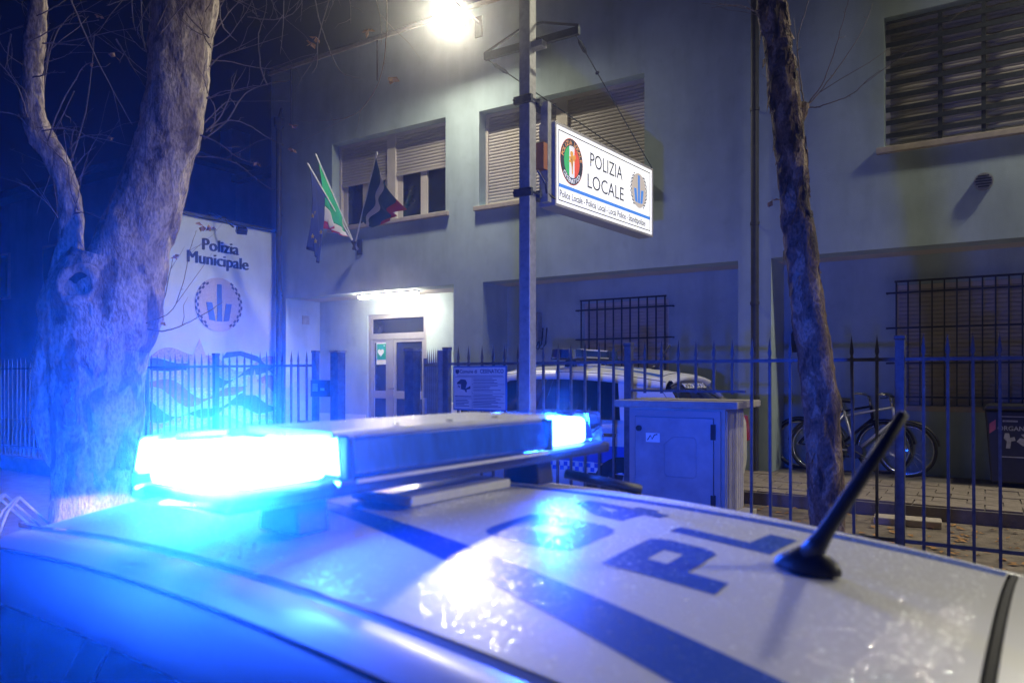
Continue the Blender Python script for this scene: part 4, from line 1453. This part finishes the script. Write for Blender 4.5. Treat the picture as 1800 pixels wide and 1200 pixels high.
# healed branch scar
sc = MB()
c0 = at(137, 500, D1 - .44)
rows = []
for i in range(25):
    a = 2 * math.pi * i / 24
    row = []
    for j in range(9):
        b = 2 * math.pi * j / 8
        R, r = .14 + .02 * math.sin(2 * a + 1), .042 + .01 * math.sin(3 * a)
        rr = R + r * math.cos(b)
        row.append(c0 + RT * (rr * math.cos(a)) + Vector((0, 0, rr * math.sin(a) * 1.15)) - FW * (r * .9 * math.sin(b)))
    rows.append(row)
sc.grid(rows).build("branch_scar", BARK, tr, smooth=True)
disc(c0 + FW * .03, RT, (0, 0, 1), -FW, .13, .012, 20).build("scar_hollow", mat("rotten_wood", (.05, .04, .035), .95, var=.4, scale=30, bump=.6), tr)
tw = MB()
TW = [[(113, -30), (150, 60), (190, 145), (232, 220)], [(85, 248), (105, 190), (135, 135), (150, 115), (165, 110)], [(82, 240), (76, 165), (92, 75), (120, 30), (150, 20), (180, 28)],
      [(0, 197), (30, 203), (50, 225), (80, 250)], [(122, 262), (142, 242), (170, 237), (196, 240)], [(128, 282), (126, 250), (130, 225), (136, 224)], [(75, 76), (110, 78), (150, 81)],
      [(352, 238), (385, 252), (412, 273), (436, 285), (452, 285)], [(358, 245), (398, 212), (430, 166), (470, 148), (512, 142)], [(362, 232), (393, 196), (415, 132)], [(360, 216), (385, 190), (402, 178), (422, 181)],
      [(362, 228), (405, 212), (440, 222), (470, 242), (500, 256)], [(345, 275), (385, 278), (420, 290), (445, 311), (478, 333), (497, 328)], [(383, -10), (390, 40), (402, 60), (417, 73)], [(368, 118), (385, 101), (420, 88), (432, 82)],
      [(255, 568), (300, 548), (320, 500), (334, 440), (347, 404)], [(252, 562), (284, 536), (298, 480), (305, 448)], [(255, 576), (285, 582), (320, 572), (365, 548), (392, 530)],
      [(545, -60), (560, 30), (575, 75), (590, 112), (606, 131), (637, 139)], [(500, -55), (498, 40), (492, 95)], [(675, -70), (680, 40), (672, 125), (650, 172), (625, 200), (578, 212), (520, 213)], [(600, -70), (562, 60), (558, 110), (548, 130)],
      [(226, -100), (232, 20), (238, 55)], [(248, -90), (250, 60), (268, 112)], [(205, 70), (235, 120), (262, 165)], [(130, 160), (95, 235)], [(20, 60), (12, 110), (30, 145)], [(85, 250), (90, 300), (98, 350), (104, 400)], [(470, 148), (458, 120), (455, 60), (470, 10), (462, -40)],
      [(120, 300), (150, 200), (160, 120), (166, 60)], [(300, -60), (246, 40), (247, 70)], [(436, 30), (480, 35), (520, 20), (548, -30)]]
for q in TW:
    twig(tw, q, D1 + (random.uniform(-.2, .15)), random.uniform(.0055, .009))
for i in range(80):
    lx, ly = random.choice([(random.uniform(45, 75), random.uniform(-60, 240)), (random.uniform(110, 140), random.uniform(290, 420)), (random.uniform(355, 372), random.uniform(-60, 240)), (random.uniform(272, 285), random.uniform(-60, 190)), (random.uniform(420, 720), -85)])
    a = random.uniform(-2.4, 2.4) if ly > -80 else random.uniform(1.2, 2.0)
    L = random.uniform(50, 170)
    cx = 1 if random.random() < .5 else -1
    pts = [(lx, ly)]
    ang = -math.pi / 2 + a * .7 if ly > -80 else a
    for s in range(4):
        ang += random.uniform(-.25, .25) + cx * .12
        pts.append((pts[-1][0] + math.cos(ang) * L / 4, pts[-1][1] + math.sin(ang) * L / 4))
    twig(tw, pts, D1 + random.uniform(-.4, .4), random.uniform(.004, .008))
tw.build("twigs", TWIG, tr, smooth=True)["kind"] = "stuff"
for px, py, s in ((357, 397, .06), (372, 400, .05), (307, 449, .04), (556, 65, .055), (548, 75, .05), (648, 55, .05), (690, 136, .06), (513, 220, .05), (515, 262, .04), (175, 28, .035), (203, 100, .05), (290, 566, .04), (268, 588, .03), (160, 112, .03), (195, 241, .03), (452, 286, .04)):
    dry_leaf(px, py, D1, tr, s)

D2 = 4.29
base = at(1452, 1139, D2)
t2 = thing("young_plane_tree", "slender leaning street tree with dark flaking bark in front of the fence", "tree", (base.x, base.y, GZ + .12))
m = MB()
limb(m, [(1450, 1145, 36), (1453, 1060, 30), (1455, 915, 28), (1451, 800, 29), (1437, 650, 28), (1423, 560, 27), (1409, 460, 25), (1399, 370, 25), (1393, 290, 25), (1384, 210, 25), (1373, 130, 23), (1363, 60, 22), (1353, 0, 22), (1337, -120, 19), (1322, -260, 15), (1302, -440, 10)], D2, 60, .10, 14)
limb(m, [(1388, 225, 16), (1402, 205, 14), (1411, 190, 11), (1420, 185, 5)], D2, 14, .1, 4)
limb(m, [(1345, -60, 13), (1400, -130, 9), (1470, -240, 6)], D2, 12, .1, 5)
m.build("trunk", BARK2, t2, smooth=True)
tw = MB()
for q in ([(1414, 186), (1410, 160), (1402, 75), (1420, 0), (1424, -60)], [(1418, 186), (1448, 140), (1478, 55), (1491, 0), (1495, -50)], [(1418, 188), (1455, 145), (1508, 66), (1533, 8)], [(1420, 190), (1455, 184), (1500, 164), (1530, 136), (1551, 124)],
          [(1355, 5), (1330, 20), (1300, 10), (1250, 15)], [(1360, 40), (1335, 30), (1318, 8)]):
    twig(tw, q, D2, .0045)
tw.build("twigs", TWIG, t2, smooth=True)["kind"] = "stuff"
fk = MB()
axis = [(1455, 915), (1437, 650), (1423, 560), (1409, 460), (1399, 370), (1393, 290), (1384, 210), (1373, 130), (1363, 60), (1353, 0)]
for i in range(90):
    k = random.randrange(len(axis) - 1)
    f = random.random()
    x = axis[k][0] + (axis[k + 1][0] - axis[k][0]) * f
    y = axis[k][1] + (axis[k + 1][1] - axis[k][1]) * f
    c = at(x, y, D2)
    a = random.uniform(0, 2 * math.pi)
    o = RT * math.cos(a) - FW * abs(math.sin(a))
    s = Vector((-math.sin(a), 0, 0)) * 0 + o.cross(Vector((0, 0, 1)))
    r = 26 * D2 / FPX
    L, wd_ = random.uniform(.03, .10), random.uniform(.012, .03)
    p0 = c + o * (r * .98)
    fk.add([p0 - s * wd_, p0 + s * wd_, p0 + s * wd_ * .7 + o * .012 + Vector((0, 0, -L)), p0 - s * wd_ * .6 + o * .018 + Vector((0, 0, -L * .9)), p0 - s * wd_ + o * .005, p0 + s * wd_ + o * .005], [(0, 1, 2, 3), (4, 3, 2, 5), (0, 3, 4), (1, 5, 2), (0, 4, 5, 1)])
fk.build("bark_flakes", BARK2, t2)["kind"] = "stuff"
dry_leaf(1358, 352, D2, t2, .04)

# ------------------------------------------------------------------ flags on the bracket
BK = Vector((-9.74, YF - .14, 3.79))
fb = thing("flag_bracket", "dark iron three way flag bracket fixed below the open window", "bracket", (BK.x, YF, BK.z))
MB().box(BK.x - .06, BK.x + .06, YF - .02, YF - .002, BK.z - .16, BK.z + .12).build("wall_plate", IRON, fb)
for k, tip in enumerate([Vector((-9.83, 8.85, 5.02)), Vector((-9.80, 9.0, 5.21)), Vector((-8.40, 9.0, 5.02))]):
    d = (tip - BK).normalized()
    MB().tube([BK - d * .10, BK + d * .10], .032, 10).build("socket", IRON, fb)


def flag(label, tip, hoist0, hoist1, fly, cols, seed):
    """a limp flag: hoist edge on the pole from hoist0 to hoist1 (fraction from the tip), the cloth sinking towards fly (upper, lower corner)"""
    random.seed(seed)
    t = thing("flag", label, "flag", tuple(BK), group=None)
    d = (tip - BK)
    b = BK + d.normalized() * .101
    MB().tube([b, b + (tip - b) * .5, tip], .013, 8).tube([tip, tip + d.normalized() * .05], [.02, .006], 8).build("pole", WHITE, t)
    nu, nv = 26, 36

    def P(u, v):
        h = tip + (BK - tip) * (hoist0 + (hoist1 - hoist0) * u)
        e = fly[0] + (fly[1] - fly[0]) * u
        p = h + (e - h) * v
        sag = math.sin(math.pi * v) * (.10 + .06 * math.sin(u * 3))
        fold = math.sin(u * 15 + seed + 2.2 * v) * .035 * min(1, v * 2.2 + .1) + math.sin(u * 7 - v * 2 + seed) * .04 * min(1, v * 2)
        return p + Vector((fold * .8, fold, -sag))
    n = len(cols)
    for i, (v0, v1, nm, mt) in enumerate(cols):
        g = [[P(u / nu, v0 + (v1 - v0) * j / 12) for j in range(13)] for u in range(nu + 1)]
        f = MB().grid(g).build(nm, mt, t, smooth=True)
        sol = f.modifiers.new("thickness", 'SOLIDIFY')
        sol.thickness = .003
    return t, P


FG = mat("flag_green", (.03, .36, .14), .8, var=.08, scale=4)
FWt = mat("flag_white", (.62, .60, .58), .8, var=.05, scale=4)
FR = mat("flag_red", (.40, .03, .05), .8, var=.08, scale=4)
FB = mat("flag_blue", (.015, .025, .12), .8, var=.1, scale=4)
FT = mat("flag_teal", (.015, .07, .11), .8, var=.1, scale=4)
T1, T2, T3 = Vector((-9.83, 8.85, 5.02)), Vector((-9.80, 9.0, 5.21)), Vector((-8.40, 9.0, 5.02))
t, P = flag("dark blue flag with gold stars hanging in narrow folds beside the tricolour", T1, .02, .34, (Vector((-9.93, 8.95, 3.62)), Vector((-9.78, 9.10, 3.36))), [(0, 1, "cloth", FB)], 1)
for u, v in ((.22, .45), (.25, .8), (.6, .3), (.55, .62), (.8, .5)):
    c = P(u, v) + Vector((.012, -.02, 0))
    pts = [((.045 if i % 2 == 0 else .018) * math.sin(math.pi * i / 5), (.045 if i % 2 == 0 else .018) * math.cos(math.pi * i / 5)) for i in range(10)]
    MB().prism(pts[::-1], (.8, .2, 0), (0, 0, 1), (.2, -.97, 0), c, .006).build("star", mat("star_gold", (.6, .42, .08), .7), t)
flag("green white and red tricolour flag hanging limp from its slanted pole", T2, .03, .66, (Vector((-9.92, 9.28, 4.02)), Vector((-9.68, 9.60, 3.90))), [(0, .5, "green_stripe", FG), (.5, .82, "white_stripe", FWt), (.82, 1, "red_stripe", FR)], 2)
flag("dark teal flag with white and red stripes gathered on the window sill", T3, .02, .70, (Vector((-8.42, 9.72, 4.26)), Vector((-8.95, 9.76, 4.10))), [(0, .22, "teal_stripe", FT), (.22, .34, "white_stripe", FWt), (.34, .72, "teal_stripe", FT), (.72, 1, "red_stripe", FR)], 5)

# ------------------------------------------------------------------ bicycles in the right recess
def bicycle(label, loc, rz, frame_mat, lean):
    t = thing("bicycle", label, "bicycle", loc, rz, local=True)
    t.rotation_euler = (lean, 0, rz)
    R = .335
    W = [(-.52, R), (.52, R)]
    for i, (x, z) in enumerate(W):
        def ringpts(r, y=0.0):
            return [(x + r * math.cos(2 * math.pi * k / 36), y, z + r * math.sin(2 * math.pi * k / 36)) for k in range(37)]
        wh = MB().tube(ringpts(R - .016), .017, 8, cap=False).build("wheel", RUBBER, t, smooth=True)
        MB().tube(ringpts(R - .04), .009, 6, cap=False).build("rim", CHROME, wh, smooth=True)
        sp_ = MB()
        for k in range(18):
            a = 2 * math.pi * k / 18
            sp_.tube([(x, .02 * (-1) ** k, z), (x + (R - .04) * math.cos(a), 0, z + (R - .04) * math.sin(a))], .0014, 4)
        sp_.tube([(x, -.045, z), (x, .045, z)], .018, 10).build("spokes", CHROME, wh)
        g_ = [(x + (R + .02) * math.cos(a), 0, z + (R + .02) * math.sin(a)) for a in [math.radians(q) for q in (range(20, 171, 10) if x < 0 else range(10, 130, 10))]]
        MB().tube(g_, .014, 6).build("mudguard", BLACK, t)
    bb, st, hd, hd2 = Vector((-.06, 0, .29)), Vector((-.20, 0, .80)), Vector((.36, 0, .86)), Vector((.385, 0, .70))
    f = MB()
    f.tube([bb, st], .016, 8).tube([st + Vector((.01, 0, -.06)), hd], .015, 8).tube([bb, hd2], .018, 8).tube([hd, hd2], .019, 8)
    for s in (-1, 1):
        f.tube([bb + Vector((0, s * .03, 0)), Vector((-.52, s * .05, R))], .010, 6).tube([st + Vector((0, s * .02, -.05)), Vector((-.52, s * .05, R))], .009, 6)
        f.tube([hd2 + Vector((0, s * .03, -.02)), Vector((.47, s * .05, .48)), Vector((.52, s * .05, R))], .012, 6)
    f.build("frame", frame_mat, t, smooth=True)
    MB().tube([st, st + Vector((-.04, 0, .13))], .013, 8).build("seat_post", CHROME, t)
    MB().grid([[(-.38 + .27 * i / 6, (-1 + j / 3) * (.085 * (1 - (i / 6) ** 1.3) + .02), .955 - .02 * (-1 + j / 3) ** 2 - .03 * (i / 6)) for j in range(7)] for i in range(7)]).build("saddle", BLACK, t, smooth=True).modifiers.new("thickness", 'SOLIDIFY').thickness = .035
    MB().tube([hd, hd + Vector((-.03, 0, .13))], .014, 8).tube([(.20, -.28, 1.0), (.30, -.2, 1.0), (.33, 0, .99), (.30, .2, 1.0), (.20, .28, 1.0)], .012, 8).build("handlebar", CHROME, t, smooth=True)
    cr = MB().tube([(-.06, -.05, .29), (-.06, .05, .29)], .09, 20)
    cr.tube([(-.06, -.06, .29), (.08, -.06, .20)], .010, 6).tube([(-.06, .06, .29), (-.20, .06, .38)], .010, 6)
    cr.box(.04, .13, -.15, -.07, .185, .205).box(-.245, -.155, .07, .15, .37, .39)
    cr.build("crankset", BLACK, t)
    return t


zt_ = .148
bicycle("bicycle with bare silver frame leaning in the recess beside the barred window", (-1.34, 10.28, zt_), math.radians(2), mat("frame_silver", (.6, .6, .6), .35, .4, var=.05), math.radians(-7))
bicycle("black bicycle leaning against the wall behind the silver framed one", (-1.62, 10.52, zt_), math.radians(-3), BLACK, math.radians(-6))

# ------------------------------------------------------------------ wheeled bin with stencilled panel
bn = thing("wheeled_bin", "black wheeled waste bin stencilled ORGANICO under the barred window", "bin", (.28, 10.2, zt_))
MB().prism([(.04, .05), (.50, .05), (.56, .86), (-.02, .86)], (1, 0, 0), (0, 0, 1), (0, 1, 0), (.01, 9.95, zt_), .56).build("body", BLACK, bn, bevel=.02)
MB().prism([(-.05, .862), (.59, .862), (.55, .93), (0, .93)], (1, 0, 0), (0, 0, 1), (0, 1, 0), (.01, 9.92, zt_), .64).build("lid", BLACK, bn, bevel=.02)
for x in (.06, .46):
    MB().tube([(x, 10.46, zt_ + .085), (x + .06, 10.46, zt_ + .085)], .085, 16).build("wheel", RUBBER, bn)
DIM = mat("stencil_white", (.38, .38, .38), .6, var=.25, scale=30)
st_ = MB()
X0, X1, Z0, Z1, yb = .13, .47, .34, .80, 9.948
for a in ((X0, X1, Z0, Z0 + .01), (X0, X1, Z1 - .01, Z1), (X0, X0 + .01, Z0 + .01, Z1 - .01), (X1 - .01, X1, Z0 + .01, Z1 - .01)):
    st_.box(a[0], a[1], yb - .002, yb, a[2] + zt_, a[3] + zt_)
st_.box(.16, .30, yb - .002, yb, .735 + zt_, .755 + zt_)
st_.text("ORGANICO", (.30, yb - .0005, .64 + zt_), (1, 0, 0), (0, 0, 1), .07, bold=.02)
st_.prism([(-.10, -.06), (-.06, -.06), (-.05, .02), (-.01, .03), (-.02, .07), (-.06, .06), (-.07, .11), (-.11, .11), (-.12, .05), (-.09, .02)], (1, 0, 0), (0, 0, 1), (0, -1, 0), (.29, yb, .50 + zt_), .002)
st_.prism([(0, .02), (.06, -.03), (.12, -.02), (.13, .05), (.10, .11), (.04, .10), (.08, .05), (.03, .06)], (1, 0, 0), (0, 0, 1), (0, -1, 0), (.29, yb, .50 + zt_), .002)
st_.build("stencil", DIM, bn)
MB().prism([(0, 0), (.06, .05), (.06, .16), (0, .11)], (1, 0, 0), (0, 0, 1), (0, -1, 0), (.035, 9.949, .60 + zt_), .002).build("reflector", mat("reflector_red", (.5, .1, .1), .4, var=.1), bn)

# ------------------------------------------------------------------ bicycle rack on the pavement
rk = thing("bicycle_rack", "low galvanised bicycle rack of hoops and flat bars on the pavement by the old tree", "rack", (-7.95, 3.45, GZ + .12))
z = GZ + .12
for y in (3.2, 3.75):
    MB().box(-8.5, -7.55, y - .03, y + .03, z + .001, z + .05).build("base_bar", GALV, rk)
for x in (-8.35, -8.1, -7.8):
    MB().tube([(x - .07, 3.2, z + .05), (x - .05, 3.3, z + .3), (x - .02, 3.42, z + .42), (x + .02, 3.42, z + .42), (x + .05, 3.3, z + .3), (x + .07, 3.2, z + .05)], .013, 8).build("hoop", GALV, rk, smooth=True)
    MB().tube([(x, 3.42, z + .42), (x, 3.75, z + .05)], .013, 8).build("strut", GALV, rk, smooth=True)

# ------------------------------------------------------------------ haze volume added to imitate lens glare round the lamps
hz = MB().box(-160, 160, -160, 160, GZ - 1.4, 9.0).build("haze", None)
hm = bpy.data.materials.new("haze")
hm.use_nodes = True
nt = hm.node_tree
nt.nodes.remove(nt.nodes["Principled BSDF"])
pvn = nt.nodes.new("ShaderNodeVolumePrincipled")
pvn.inputs["Color"].default_value = (.9, .92, .95, 1)
pvn.inputs["Density"].default_value = .004
pvn.inputs["Anisotropy"].default_value = .94
nt.links.new(pvn.outputs[0], nt.nodes["Material Output"].inputs["Volume"])
hz.data.materials.clear()
hz.data.materials.append(hm)
hz["kind"] = "stuff"
tag(hz, "thin haze added to give a lens glare glow round the lamps", "haze")
